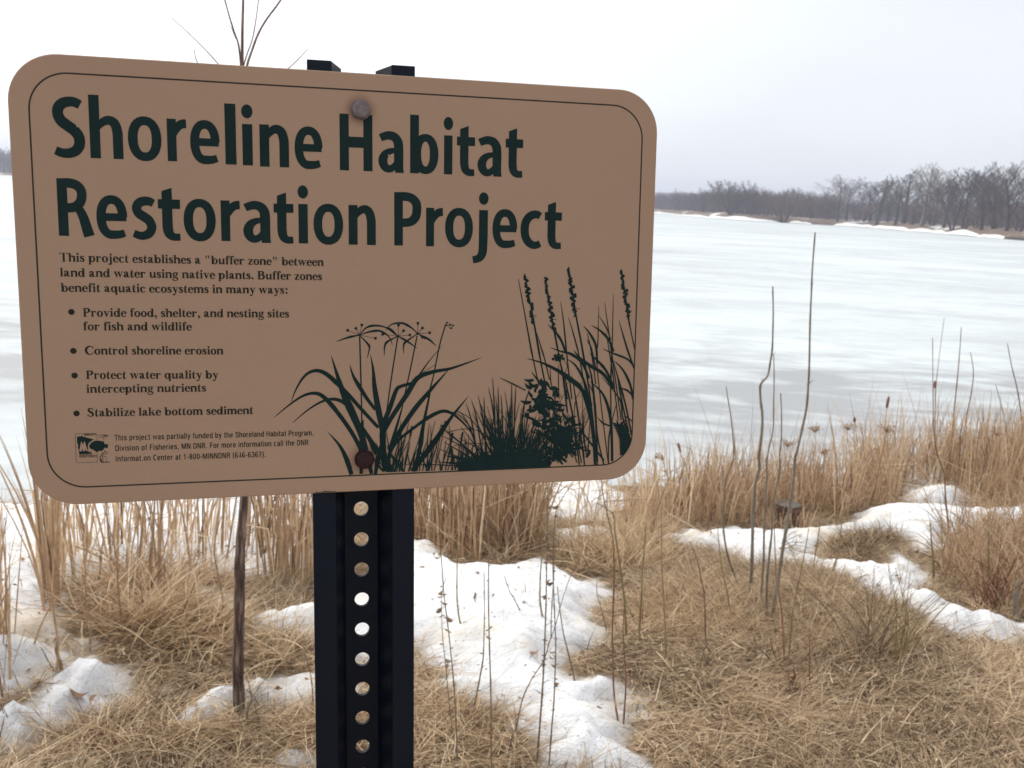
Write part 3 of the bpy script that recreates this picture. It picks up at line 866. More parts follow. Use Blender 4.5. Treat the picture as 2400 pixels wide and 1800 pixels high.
G['l'] = [rect(0, 0, 116, 735)]
G['i'] = [rect(6, 0, 122, 498), dot(64, 650, 65, 83)]
G['t'] = [('p', [(40, 385), (146, 385), (146, 640), (112, 628), (40, 598)]), ('s', [(93, 420, 106), (93, 250, 106), (95, 150, 106), (112, 80, 100), (155, 48, 92), (222, 48, 84)]), rect(0, 388, 228, 500)]
G['a'] = [('s', [(28, 424, 92), (80, 446, 98), (135, 458, 104), (200, 438, 110), (240, 380, 112), (249, 300, 112), (249, 180, 112)]), ('p', [(193, 190), (305, 190), (305, 60), (311, 0), (208, 0), (196, 70)]),
          ('s', [(210, 276, 62), (140, 262, 76), (85, 222, 96), (58, 155, 108), (72, 85, 104), (112, 48, 96), (160, 52, 86), (200, 92, 66), (215, 130, 50)])]
G['b'] = [rect(0, 0, 108, 735), ('c', ell(190, 248, 108, 206, w=108, w2=98)), ('p', [(0, 0), (92, 0), (108, 70), (108, 120), (0, 120)])]
G['s'] = [('s', [(262, 430, 92), (215, 452, 100), (155, 455, 106), (90, 430, 108), (60, 370, 110), (85, 310, 112), (145, 270, 114), (205, 225, 112), (234, 150, 110), (205, 80, 106), (140, 46, 98), (80, 48, 92), (18, 72, 86)])]
G['S'] = [('s', [(322, 622, 106), (270, 648, 112), (210, 655, 116), (130, 635, 120), (76, 580, 124), (66, 505, 126), (100, 430, 130), (170, 375, 132), (245, 320, 130), (296, 245, 128), (296, 150, 124), (245, 80, 118), (165, 52, 112), (90, 55, 106), (22, 82, 100)])]
G['H'] = [rect(0, 0, 110, 674), rect(286, 0, 396, 674), rect(100, 276, 296, 406)]
G['R'] = [rect(0, 0, 116, 672), ('s', [(60, 617, 112), (150, 619, 112), (222, 600, 112), (272, 550, 112), (284, 480, 112), (265, 405, 112), (215, 352, 112), (150, 332, 110), (60, 332, 108)]), ('s', [(205, 350, 70), (250, 310, 100), (290, 225, 112), (322, 110, 120), (352, 0, 126)])]
G['P'] = [rect(0, 0, 108, 672), ('s', [(56, 618, 110), (150, 619, 110), (224, 598, 112), (276, 540, 112), (285, 460, 112), (270, 370, 112), (220, 312, 110), (150, 292, 108), (56, 290, 106)])]
G['j'] = [('s', [(140, 498, 114), (140, 200, 114), (138, 20, 112), (130, -70, 110), (102, -128, 104), (60, -154, 98), (6, -164, 96)]), dot(141, 650, 62, 82)]
G['c'] = [('s', [(268, 424, 94), (220, 447, 100), (165, 440, 106), (105, 400, 110), (66, 325, 112), (58, 240, 112), (72, 150, 110), (115, 80, 106), (170, 47, 100), (220, 46, 94), (272, 68, 88)])]
def glyph_shapes(g):
    out = []
    for kind, P in G[g]:
        if kind == 's': P = cat(P, 6)
        out.append((kind, P))
    return out
def glyph_bbox(sh):
    q = Print(); X, Y = [], []
    for kind, P in sh:
        if kind == 'p': X += [p[0] for p in P]; Y += [p[1] for p in P]
        else:
            t = Print(); t.stroke(P, kind == 'c'); X += [v[0] for v in t.V]; Y += [v[1] for v in t.V]
    return min(X), max(X), min(Y), max(Y)
def place_glyph(pr, g, x0, x1, yt, yb):
    """fit glyph bbox to mm box (y down)"""
    sh = glyph_shapes(g); a, b, c, d = glyph_bbox(sh)
    fx = lambda x: x0 + (x - a) / (b - a) * (x1 - x0)
    fy = lambda y: yb - (y - c) / (d - c) * (yb - yt)
    for kind, P in sh:
        if kind == 'p': pr.tri([(fx(p[0]), fy(p[1])) for p in P], [tuple(range(len(P)))])
        else:
            t = Print(); t.stroke(P, kind == 'c')
            pr.tri([(fx(v[0]), fy(v[1])) for v in t.V], t.F)
def R1(x, y): return uv(x * .384268, 100 + y * .384268)
def R2(x, y): return uv(700 + x * .384268, 100 + y * .384268)
TITLE = [
 [('S', R1, 322, 516, 328, 704), ('h', R1, 545, 747, 322, 707), ('o', R1, 780, 985, 450, 722), ('r', R1, 1020, 1139, 465, 724), ('e', R1, 1160, 1340, 472, 741), ('l', R1, 1372, 1439, 372, 743), ('i', R1, 1474, 1543, 377, 748), ('n', R1, 1584, 1762, 500, 758), ('e', R1, 1797, 1967, 511, 771)],
 [('H', R2, 250, 450, 437, 781), ('a', R2, 486, 641, 540, 793), ('b', R2, 680, 853, 443, 801), ('i', R2, 884, 941, 453, 803), ('t', R2, 965, 1075, 508, 813), ('a', R2, 1091, 1239, 570, 816), ('t', R2, 1262, 1368, 522, 823)],
 [('R', R1, 352, 570, 828, 1188), ('e', R1, 588, 777, 930, 1197), ('s', R1, 805, 952, 938, 1203), ('t', R1, 965, 1100, 885, 1208), ('o', R1, 1120, 1316, 953, 1211), ('r', R1, 1348, 1465, 963, 1210), ('a', R1, 1483, 1651, 965, 1221), ('t', R1, 1670, 1790, 914, 1225), ('i', R1, 1817, 1880, 870, 1224), ('o', R1, 1912, 2093, 983, 1232), ('n', R2, 305, 470, 990, 1233)],
 [('P', R2, 583, 748, 912, 1238), ('r', R2, 777, 880, 1007, 1242), ('o', R2, 893, 1063, 1008, 1248), ('j', R2, 1060, 1156, 912, 1346), ('e', R2, 1182, 1333, 1015, 1253), ('c', R2, 1353, 1482, 1022, 1258), ('t', R2, 1500, 1604, 971, 1259)],
]
for word in TITLE:
    pr = Print()
    for g, fn, a, b, c, d in word:
        x0, x1 = fn(a, (c + d) / 2)[0], fn(b, (c + d) / 2)[0]
        yt, yb = fn((a + b) / 2, c)[1], fn((a + b) / 2, d)[1]
        place_glyph(pr, g, x0, x1, yt, yb)
    pr.build("title_word", M_ink)

# ---- bold serif lettering (units per em 1000, y up)
SW, TW = 140, 40
def V_(x, y0=0, y1=461, w=SW): return rect(x - w / 2, y0, x + w / 2, y1)
def F_(x0, x1, y=0, h=38): return rect(x0, y, x1, y + h)
def FL(x, y, l=62, w=SW): return ('p', [(x - w / 2 - l, y), (x - w / 2 + 6, y), (x - w / 2 + 6, y - 52), (x - w / 2 - l, y - 36)])   # flag serif
def bowl(cx, cy, rx, ry, a0=0, a1=360, W=138, T=42):
    P = []
    n = 24
    full = (a1 - a0) == 360
    for k in range(n + (0 if full else 1)):
        a = math.radians(a0 + (a1 - a0) * k / n)
        P.append((cx + rx * math.cos(a), cy + ry * math.sin(a), T + (W - T) * abs(math.cos(a)) ** 1.5))
    return ('c' if full else 'r', P)
B = {}
arch = lambda x0, x1: [('s', [(x0 + 50, 360, 30), (x0 + 100, 408, 60), (x0 + 155, 428, 82), (x1 - 25, 390, 128), (x1, 300, SW), (x1, 0, SW)])]
B['h'] = (556, [V_(120, 0, 676), FL(120, 676), F_(20, 220), F_(335, 540), *arch(90, 435)])
B['n'] = (556, [V_(120), FL(120, 461), F_(20, 220), F_(335, 540), *arch(90, 435)])
B['m'] = (833, [V_(120), FL(120, 461), F_(20, 220), F_(310, 500), F_(600, 810), *arch(90, 405), *arch(375, 705)])
B['u'] = (556, [V_(125, 90, 461), F_(20, 150, 423), ('s', [(125, 120, SW), (150, 50, 110), (215, 36, 75), (290, 70, 60), (360, 130, 40)]), V_(425, 0, 461), F_(320, 440, 423), F_(440, 540, 0)])
B['i'] = (278, [V_(140), FL(140, 461), F_(25, 255), dot(138, 610, 82, 82)])
B['j'] = (333, [V_(190, -60, 461), FL(190, 461), ('s', [(190, -50, SW), (175, -130, 110), (120, -175, 60), (60, -160, 60)]), dot(45, -130, 55, 52), dot(188, 610, 82, 82)])
B['l'] = (278, [V_(140, 0, 676), FL(140, 676), F_(25, 255)])
B['o'] = (500, [bowl(250, 228, 160, 215)])
B['e'] = (444, [bowl(230, 228, 148, 215, 0, 285), ('s', [(265, 18, 52), (340, 55, 44), (405, 130, 34)]), F_(130, 385, 250, 36), ('p', [(330, 250), (412, 250), (400, 340), (330, 330)])])
B['c'] = (444, [bowl(235, 228, 150, 215, 62, 285), ('s', [(270, 18, 52), (340, 50, 44), (405, 110, 34)]), dot(340, 372, 62, 60)])
B['a'] = (500, [('s', [(70, 350, 60), (105, 415, 48), (180, 442, 48), (265, 420, 90), (300, 350, 130), (302, 60, 136)]), dot(100, 355, 62, 58), ('s', [(300, 285, 40), (200, 240, 62), (115, 180, 100), (100, 100, 130), (140, 45, 90), (210, 55, 48), (290, 115, 34)]), ('s', [(310, 90, 120), (345, 40, 80), (400, 32, 52), (475, 75, 32)])])
B['b'] = (556, [V_(115, 0, 676), FL(115, 676), bowl(300, 228, 148, 215)])
B['d'] = (556, [V_(420, 0, 676), FL(420, 676), bowl(238, 228, 148, 215), F_(420, 535)])
B['p'] = (556, [V_(115, -205, 461), FL(115, 461), F_(20, 235, -205), bowl(300, 228, 148, 215)])
B['q'] = (556, [V_(430, -205, 461), F_(320, 530, -205), bowl(240, 228, 148, 215)])
B['g'] = (500, [bowl(225, 310, 125, 140, W=112), ('s', [(150, 175, 30), (95, 120, 60), (130, 70, 80), (250, 45, 95), (380, 10, 100), (420, -70, 70), (350, -160, 50), (200, -190, 45), (70, -150, 55), (45, -80, 60), (110, -10, 40)]), F_(330, 480, 390, 62)])
B['r'] = (444, [V_(125), FL(125, 461), F_(25, 245), ('s', [(170, 320, 36), (225, 400, 50), (300, 430, 60)]), dot(355, 385, 66, 68)])
B['s'] = (389, [('s', [(300, 340, 40), (260, 425, 44), (185, 440, 56), (105, 405, 90), (85, 345, 110), (140, 280, 128), (240, 215, 130), (300, 130, 120), (270, 50, 80), (190, 22, 52), (95, 50, 44), (55, 130, 38)]), ('p', [(310, 460), (335, 460), (335, 320), (305, 330)]), ('p', [(30, 0), (55, 0), (60, 150), (30, 150)])])
B['t'] = (333, [V_(130, 60, 461), ('p', [(60, 461), (60, 425), (200, 425), (200, 630), (170, 630), (120, 520)]), F_(20, 310, 423), ('s', [(130, 100, SW), (155, 40, 100), (215, 30, 62), (290, 80, 36)])])
B['f'] = (333, [V_(150, 0, 560), F_(30, 260), F_(20, 320, 423), ('s', [(150, 540, SW), (175, 620, 100), (240, 665, 60), (310, 655, 50)]), dot(335, 615, 56, 54)])
B['v'] = (500, [('p', [(40, 461), (190, 461), (320, 120), (270, -14), (235, -14)]), ('p', [(235, -14), (270, -14), (450, 461), (405, 461), (255, 90)]), F_(15, 240, 423), F_(330, 485, 423)])
B['y'] = (500, [('p', [(40, 461), (190, 461), (330, 110), (275, -30), (240, 0)]), ('p', [(230, -60), (275, -60), (455, 461), (410, 461), (262, 60)]), F_(15, 240, 423), F_(330, 488, 423), ('s', [(262, -20, 46), (210, -140, 52), (150, -180, 60), (95, -155, 66)]), dot(95, -145, 58, 56)])
B['w'] = (722, [('p', [(30, 461), (175, 461), (275, 140), (235, -14), (205, -14)]), ('p', [(205, -14), (235, -14), (370, 400), (340, 440), (230, 90)]), ('p', [(290, 461), (430, 461), (530, 140), (490, -14), (460, -14)]), ('p', [(460, -14), (490, -14), (680, 461), (640, 461), (482, 90)]), F_(15, 225, 423), F_(275, 480, 423), F_(570, 710, 423)])
B['z'] = (444, [F_(40, 410, 0, 52), F_(40, 410, 409, 52), ('p', [(30, 30), (180, 30), (405, 430), (255, 430)]), ('p', [(30, 461), (72, 461), (55, 310), (30, 310)]), ('p', [(390, 0), (420, 150), (390, 150), (350, 20)])])
B['k'] = (556, [V_(115, 0, 676), FL(115, 676), F_(20, 230), ('p', [(160, 210), (195, 190), (420, 440), (380, 440)]), ('p', [(220, 270), (330, 320), (540, 10), (360, 10)]), F_(310, 470, 423), F_(320, 550)])
B['T'] = (667, [V_(333, 0, 676, 150), F_(190, 476), F_(30, 636, 638), ('p', [(30, 676), (66, 676), (56, 500), (30, 500)]), ('p', [(600, 676), (636, 676), (636, 500), (610, 500)]), ('p', [(30, 676), (150, 676), (50, 560)]), ('p', [(636, 676), (520, 676), (616, 560)])])
B['P'] = (611, [V_(165, 0, 676, 155), F_(20, 320), F_(20, 260, 638), ('s', [(200, 655, 42), (330, 650, 60), (440, 610, 120), (495, 500, 160), (440, 385, 120), (330, 335, 60), (230, 330, 42)])])
B['B'] = (667, [V_(165, 0, 676, 155), F_(20, 320), F_(20, 320, 638), ('s', [(200, 656, 40), (370, 650, 60), (455, 600, 120), (480, 520, 150), (440, 410, 110), (340, 362, 50), (230, 358, 40)]), ('s', [(300, 355, 42), (430, 340, 80), (530, 270, 150), (545, 180, 160), (490, 70, 120), (370, 20, 56), (220, 18, 40)])])
B['C'] = (722, [('s', [(640, 500, 30), (560, 620, 46), (430, 660, 60), (250, 600, 130), (130, 440, 165), (120, 300, 168), (190, 120, 140), (330, 30, 80), (470, 20, 56), (580, 70, 46), (660, 180, 34)]), ('p', [(630, 690), (660, 690), (668, 450), (636, 450)])])
B['S'] = (556, [('s', [(440, 520, 34), (390, 620, 46), (290, 662, 60), (150, 620, 110), (115, 530, 140), (170, 430, 150), (320, 330, 160), (430, 230, 150), (430, 110, 120), (330, 30, 64), (200, 25, 52), (100, 90, 44), (55, 200, 34)]), ('p', [(425, 691), (455, 691), (460, 460), (430, 470)]), ('p', [(35, -15), (65, -15), (65, 220), (35, 220)])])
B['"'] = (555, [('p', [(110, 676), (215, 676), (185, 420), (140, 420)]), ('p', [(310, 676), (415, 676), (385, 420), (340, 420)])])
B['.'] = (250, [dot(125, 68, 84, 84)])
B[':'] = (333, [dot(166, 68, 84, 84), dot(166, 390, 84, 84)])
B[','] = (250, [dot(118, 72, 84, 80), ('s', [(150, 50, 100), (160, -40, 60), (90, -140, 30)])])
B[' '] = (250, [])
def text_line(name, txt, P0, P1, font, unit_h, mat, kern=0, bold=14):
    """P0, P1: photo pixels of baseline start and end; the line is fitted between them"""
    a, b = uv(*P0), uv(*P1)
    adv = sum(font[c][0] + kern for c in txt) - kern
    L = math.hypot(b[0] - a[0], b[1] - a[1]); s = L / adv
    ux, uy = (b[0] - a[0]) / L, (b[1] - a[1]) / L
    pr = Print(-0.12, -0.0008); x = 0
    vs = unit_h
    for c in txt:
        w, sh = font[c]
        for kind, P in sh:
            if kind == 's': P = cat(P, 4)
            if kind == 'p': VV, FF = [(p[0], p[1]) for p in P], [tuple(range(len(P)))]
            else:
                t = Print(); t.stroke([(q_[0], q_[1], q_[2] + bold) for q_ in P], kind == 'c'); VV, FF = [(v[0], v[1]) for v in t.V], t.F
            pr.tri([(a[0] + (x + p[0]) * s * ux + p[1] * vs * uy, a[1] + (x + p[0]) * s * uy - p[1] * vs * ux) for p in VV], FF)
        x += w + kern
    return pr.build(name, mat)
def R3(x, y): return (x * .39189, 550 + y * .39189)
def em(px_a, px_b, cap):
    a, b = uv(*px_a), uv(*px_b)
    return math.hypot(a[0] - b[0], a[1] - b[1]) / cap
vh = em(R3(380, 108), R3(380, 161), 676)
BODY = [('This project establishes a "buffer zone" between', (355, 160), (1937, 187)), ('land and water using native plants. Buffer zones', (358, 250), (1928, 272)),
        ('benefit aquatic ecosystems in many ways:', (365, 341), (1726, 353)), ('Provide food, shelter, and nesting sites', (495, 490), (1731, 495)), ('for fish and wildlife', (497, 572), (1148, 573)),
        ('Control shoreline erosion', (506, 717), (1337, 716)), ('Protect water quality by', (513, 863), (1307, 860)), ('intercepting nutrients', (516, 946), (1234, 938)), ('Stabilize lake bottom sediment', (522, 1088), (1516, 1072))]
for t, p0, p1 in BODY:
    text_line("text_line", t, R3(*p0), R3(*p1), B, vh * 0.98, M_ink2)
for bx, by in ((427, 462), (439, 695), (446, 842), (458, 1069)):
    c = uv(*R3(bx, by)); pr = Print()
    pr.tri([(c[0] + 2.05 * math.cos(math.radians(a)), c[1] + 2.05 * math.sin(math.radians(a))) for a in range(0, 360, 20)], [tuple(range(18))])
    pr.build("bullet", M_ink2)

# ---- small condensed sans (units: cap 700, x 520)
N = {}
w_ = 92
def vv(x, y0=0, y1=520): return rect(x - w_ / 2, y0, x + w_ / 2, y1)
def ol(w, y0=0, y1=520, a0=0, a1=360):
    return ('c' if a1 - a0 == 360 else 'r', ell(w / 2 + 20, (y0 + y1) / 2, w / 2 - w_ / 2, (y1 - y0) / 2 - w_ / 2 + 6, a0, a1, w=w_, w2=w_ * .85, e=2.8, n=20))
ar = lambda x0, x1, y=520: ('s', [(x0, y - 150, 50), (x0 + 60, y - 60, 75), ((x0 + x1) / 2 + 20, y - 38, 80), (x1 - 8, y - 100, 88), (x1, y - 200, w_), (x1, 0, w_)])
N['h'] = (400, [vv(70, 0, 700), ar(80, 325)]); N['n'] = (400, [vv(70), ar(80, 325)]); N['m'] = (600, [vv(70), ar(80, 300), ar(300, 525)])
N['i'] = (160, [vv(80), rect(34, 610, 126, 700)]); N['l'] = (160, [vv(80, 0, 700)]); N['j'] = (160, [vv(85, -100, 520), ('s', [(85, -80, 90), (60, -150, 80), (10, -160, 70)]), rect(39, 610, 131, 700)])
N['s'] = (360, [('s', [(310, 380, 80), (270, 460, 80), (170, 480, 80), (80, 440, 88), (80, 350, 88), (180, 280, 92), (290, 210, 92), (300, 110, 88), (230, 45, 80), (120, 45, 80), (45, 130, 80)])])
N['p'] = (400, [vv(70, -170, 520), ('c', ell(200, 260, 130, 220, w=w_, w2=76, e=2.8, n=20))]); N['b'] = (400, [vv(70, 0, 700), ('c', ell(200, 260, 130, 220, w=w_, w2=76, e=2.8, n=20))])
N['d'] = (400, [vv(330, 0, 700), ('c', ell(200, 260, 130, 220, w=w_, w2=76, e=2.8, n=20))]); N['o'] = (390, [('c', ell(195, 260, 128, 220, w=w_, w2=78, e=2.8, n=20))])
N['r'] = (270, [vv(70), ('s', [(90, 350, 60), (140, 440, 80), (240, 478, 86)])]); N['t'] = (240, [vv(110, 60, 660), rect(20, 440, 225, 520), ('s', [(110, 120, 92), (125, 50, 88), (220, 40, 78)])])
N['e'] = (390, [('r', ell(195, 260, 128, 220, 0, 320, w=w_, w2=78, e=2.8, n=20)), rect(90, 225, 365, 300)]); N['c'] = (370, [('r', ell(195, 260, 128, 220, 45, 315, w=w_, w2=78, e=2.8, n=20))])
N['w'] = (560, [('p', [(10, 520), (105, 520), (185, 0), (130, 0)]), ('p', [(130, 0), (185, 0), (300, 500), (250, 500)]), ('p', [(250, 500), (310, 500), (430, 0), (375, 0)]), ('p', [(375, 0), (430, 0), (550, 520), (455, 520)])])
N['a'] = (380, [('s', [(60, 390, 80), (110, 470, 80), (200, 482, 82), (280, 440, 88), (300, 360, w_), (300, 0, w_)]), ('s', [(290, 290, 60), (170, 270, 80), (80, 200, 90), (75, 110, 90), (130, 45, 78), (220, 60, 70), (290, 130, 50)])])
N['y'] = (370, [('p', [(10, 520), (110, 520), (215, 80), (150, 0)]), ('p', [(120, -60), (200, -60), (360, 520), (262, 520)]), ('s', [(165, -20, 85), (130, -130, 80), (40, -140, 76)])])
N['f'] = (240, [vv(110, 0, 600), rect(20, 440, 225, 520), ('s', [(110, 580, 92), (135, 650, 84), (225, 660, 76)])]); N['u'] = (400, [vv(330), ('s', [(70, 520, w_), (70, 150, w_), (100, 60, 86), (180, 40, 78), (260, 70, 70), (320, 150, 50)])])
N['v'] = (360, [('p', [(10, 520), (110, 520), (215, 60), (145, 0)]), ('p', [(145, 0), (215, 0), (350, 520), (252, 520)])])
N['T'] = (400, [rect(150, 0, 250, 700), rect(10, 612, 390, 700)]); N['H'] = (470, [vv(75, 0, 700), vv(395, 0, 700), rect(75, 310, 395, 400)]); N['D'] = (460, [vv(75, 0, 700), ('s', [(80, 655, 88), (230, 655, 90), (350, 590, 96), (380, 350, 98), (350, 110, 96), (230, 45, 90), (80, 45, 88)])])
N['F'] = (380, [vv(75, 0, 700), rect(75, 612, 370, 700), rect(75, 320, 340, 405)]); N['M'] = (600, [vv(75, 0, 700), vv(525, 0, 700), ('p', [(60, 700), (160, 700), (345, 0), (260, 0)]), ('p', [(260, 0), (345, 0), (540, 700), (440, 700)])])
N['N'] = (470, [vv(75, 0, 700), vv(395, 0, 700), ('p', [(60, 700), (160, 700), (410, 0), (310, 0)])]); N['R'] = (460, [vv(75, 0, 700), ('s', [(80, 655, 88), (250, 655, 90), (355, 600, 92), (370, 510, 92), (340, 400, 92), (250, 350, 88), (80, 350, 88)]), ('p', [(230, 350), (320, 350), (440, 0), (335, 0)])])
N['P'] = (430, [vv(75, 0, 700), ('s', [(80, 655, 88), (250, 655, 90), (350, 600, 92), (365, 490, 92), (340, 370, 92), (250, 320, 88), (80, 320, 88)])]); N['S'] = (440, [('s', [(375, 500, 88), (330, 620, 88), (220, 662, 86), (100, 610, 92), (85, 480, 94), (200, 370, 98), (340, 290, 98), (375, 170, 94), (300, 50, 88), (180, 40, 86), (60, 170, 88)])])
N['C'] = (450, [('r', ell(235, 350, 150, 308, 40, 320, w=96, w2=86, e=2.8, n=22))]); N['I'] = (180, [vv(90, 0, 700)]); N['0'] = (400, [('c', ell(200, 350, 130, 308, w=92, w2=80, e=2.7, n=20))])
N['g'] = (400, [vv(330, -120, 520), ('c', ell(200, 270, 130, 210, w=w_, w2=76, e=2.8, n=20)), ('s', [(330, -80, w_), (290, -150, 84), (180, -165, 76), (70, -120, 70)])])
N['1'] = (400, [vv(230, 0, 700), ('p', [(80, 500), (80, 575), (190, 700), (230, 700), (230, 560)])]); N['8'] = (400, [('c', ell(200, 185, 130, 145, w=90, w2=80)), ('c', ell(200, 520, 118, 140, w=88, w2=78))])
N['6'] = (400, [('c', ell(200, 210, 130, 168, w=90, w2=80)), ('s', [(330, 560, 84), (280, 645, 84), (190, 655, 84), (100, 560, 90), (70, 400, 92), (70, 210, 90)])]); N['4'] = (400, [vv(270, 0, 700), rect(20, 150, 380, 232), ('p', [(20, 232), (20, 160), (230, 700), (270, 700)])])
N['3'] = (400, [('s', [(60, 560, 84), (120, 650, 84), (230, 655, 84), (320, 590, 90), (310, 440, 88), (200, 370, 80), (310, 310, 86), (335, 170, 92), (250, 50, 86), (130, 50, 84), (50, 160, 84)])]); N['7'] = (400, [rect(30, 615, 370, 700), ('p', [(270, 640), (370, 640), (200, 0), (100, 0)])])
N['-'] = (240, [rect(30, 230, 210, 310)]); N['('] = (230, [('s', [(190, 740, 60), (100, 560, 76), (80, 300, 84), (100, 60, 76), (190, -140, 60)])]); N[')'] = (230, [('s', [(40, 740, 60), (130, 560, 76), (150, 300, 84), (130, 60, 76), (40, -140, 60)])])
N['.'] = (190, [rect(45, 0, 145, 105)]); N[','] = (190, [rect(45, 0, 145, 105), ('p', [(90, 10), (145, 10), (90, -110), (45, -110)])]); N[' '] = (190, [])
N["'"] = (160, [rect(40, 450, 120, 700)])
vs_ = em(R3(700, 1196), R3(700, 1230), 700)
for t, p0, p1 in (('This project was partially funded by the Shoreland Habitat Program,', (685, 1231), (1876, 1200)), ('Division of Fisheries, MN DNR. For more information call the DNR', (689, 1294), (1845, 1258)), ('Informat.on Center at 1-800-MINNDNR (646-6367).', (691, 1357), (1590, 1329))):
    text_line("funding_line", t, R3(*p0), R3(*p1), N, vs_, M_ink2, kern=45)

# ---- agency emblem
def E_(x, y): return uv(150 + x * .149186, 980 + y * .149186)
pr = Print()
def eline(pts, w): pr.stroke([(*E_(x, y), w) for x, y in pts])
for seg in (((180, 245), (505, 240)), ((505, 240), (518, 262), (520, 345)), ((522, 540), (525, 690)), ((525, 690), (200, 702)), ((200, 702), (192, 690), (176, 262), (180, 245))): eline(seg, .22)
pr.poly([E_(*p) for p in [(203, 290), (270, 285), (280, 262), (290, 290), (345, 300), (370, 312), (420, 318), (440, 330), (485, 328), (440, 350), (405, 390), (380, 425), (378, 450), (372, 520), (438, 540), (440, 555), (240, 562), (232, 500), (218, 460), (222, 420), (206, 380)]])
pr.poly([E_(*p) for p in [(390, 440), (430, 385), (480, 355), (540, 352), (600, 362), (628, 370), (635, 405), (660, 410), (690, 402), (688, 472), (640, 462), (615, 500), (585, 515), (545, 512), (520, 538), (470, 500), (420, 480)]])
pr.build("emblem", M_ink, label="dark green state outline and fish emblem")
pr = Print(-0.2, -0.004)
pr.poly([E_(*p) for p in [(240, 515), (272, 362), (292, 400), (298, 425), (306, 395), (324, 360), (372, 512), (345, 516), (335, 470), (325, 516), (300, 518), (286, 470), (276, 520), (252, 520)]])
pr.stroke([(*E_(x, y), .8) for x, y in [(480, 335), (400, 395), (385, 440), (400, 490), (470, 520)]])
pr.build("emblem_letter", M_sign, label="tan letter M inside the emblem")
pr = Print(-.12, -.002)
for pts, w in (([(545, 280), (560, 266), (650, 262), (690, 272), (680, 288), (600, 300), (550, 296)], .3), ([(610, 278), (680, 276)], .5), ([(626, 300), (628, 352)], .22), ([(640, 500), (650, 530), (690, 530)], .3), ([(650, 520), (600, 560), (565, 620), (575, 670), (620, 695)], .5),
               ([(690, 548), (620, 575), (600, 620), (620, 680)], .35), ([(660, 600), (610, 610)], .35), ([(580, 694), (718, 690)], .55), ([(575, 640), (600, 690)], .6), ([(665, 620), (668, 690)], .2)):
    pr.stroke(cat([(*E_(x, y), w) for x, y in pts], 4))
pr.build("emblem_plants", M_ink2)
for t, a, b, s in (("MINNESOTA", (312, 277), (505, 272), .07), ("DEPARTMENT OF", (240, 590), (440, 583), .07), ("NATURAL RESOURCES", (242, 622), (515, 612), .07)):
    for c in "EAUO":
        if c not in N:
            N['E'] = (400, [vv(75, 0, 700), rect(75, 612, 370, 700), rect(75, 320, 350, 405), rect(75, 0, 375, 88)]); N['A'] = (450, [('p', [(10, 0), (110, 0), (265, 700), (185, 700)]), ('p', [(340, 0), (440, 0), (265, 700), (185, 700)]), rect(110, 160, 340, 240)])
            N['U'] = (450, [('s', [(75, 700, w_), (75, 200, w_), (120, 60, 90), (225, 42, 86), (330, 60, 90), (375, 200, w_), (375, 700, w_)])]); N['O'] = (460, [('c', ell(230, 350, 150, 308, w=96, w2=86, e=2.8, n=22))]); N['L'] = (380, [vv(75, 0, 700), rect(75, 0, 365, 88)])
    text_line("emblem_caption", t, (150 + a[0] * .149186, 980 + a[1] * .149186), (150 + b[0] * .149186, 980 + b[1] * .149186), N, .0026 / .07 * s * .9, M_ink2, 20)
# ---- printed plants (silhouettes on the panel)
def A4(x, y): return uv(600 + x * .349650, 600 + y * .349650)
def A5(x, y): return uv(1050 + x * .349650, 600 + y * .349650)
PXMM = 0.30      # mm per photo px on the panel
pp = Print(-0.12, -0.0006)
def leaf(fn, pts, wmax, w0=None, w1=0.15, peak=.35, sub=5):
    """tapering printed blade; widths in zoom px (x .105 mm)"""
    k = .105
    P = cat([(*fn(x, y), 0) for x, y in pts], sub)
    n = len(P); out = []
    w0 = wmax if w0 is None else w0
    for i, p in enumerate(P):
        t = i / (n - 1)
        w = w0 + (wmax - w0) * (t / peak) if t < peak else wmax * (1 - ((t - peak) / (1 - peak)) ** 1.25) + w1
        out.append((p[0], p[1], max(w, w1) * k))
    pp.stroke(out)
def line(fn, pts, w): pp.stroke([(p[0], p[1], w * .105) for p in cat([(*fn(x, y), 0) for x, y in pts], 4)])
# left clump: arching sedge blades
leaf(A4, [(735, 1300), (700, 1180), (640, 1040), (590, 930), (545, 800), (502, 660)], 56, 40, peak=.45)
leaf(A4, [(820, 1150), (700, 1020), (620, 930), (550, 860), (470, 790), (400, 768), (330, 800), (270, 890), (236, 978)], 30, 24, 3, peak=.4)
leaf(A4, [(705, 1300), (640, 1180), (540, 1040), (460, 950), (400, 920), (320, 935), (220, 1000), (124, 1080)], 30, 30, 3, peak=.3)
leaf(A4, [(690, 1140), (640, 1050), (600, 990), (530, 960), (450, 972), (350, 1030), (246, 1117)], 28, 26, 3, peak=.2)
leaf(A4, [(800, 1030), (740, 950), (690, 870), (650, 800), (628, 725)], 30, 22, peak=.5)
leaf(A4, [(880, 1430), (855, 1300), (850, 1180), (820, 1030), (795, 880), (785, 760), (766, 655)], 44, 34, peak=.5)
leaf(A4, [(870, 1440), (845, 1340), (810, 1300), (740, 1190), (700, 1120)], 36, 34, 10, peak=.3)
leaf(A4, [(870, 1430), (850, 1280), (850, 1150), (900, 1010), (940, 900), (975, 872), (1060, 845), (1100, 790), (1160, 705), (1255, 592)], 34, 44, peak=.3)
leaf(A4, [(850, 1190), (910, 1080), (1010, 930), (1080, 820), (1180, 778), (1300, 755), (1420, 715), (1520, 678)], 38, 30, peak=.35)
leaf(A4, [(900, 1300), (960, 1180), (1060, 1030), (1160, 910), (1230, 830), (1305, 745)], 36, 30, peak=.4)
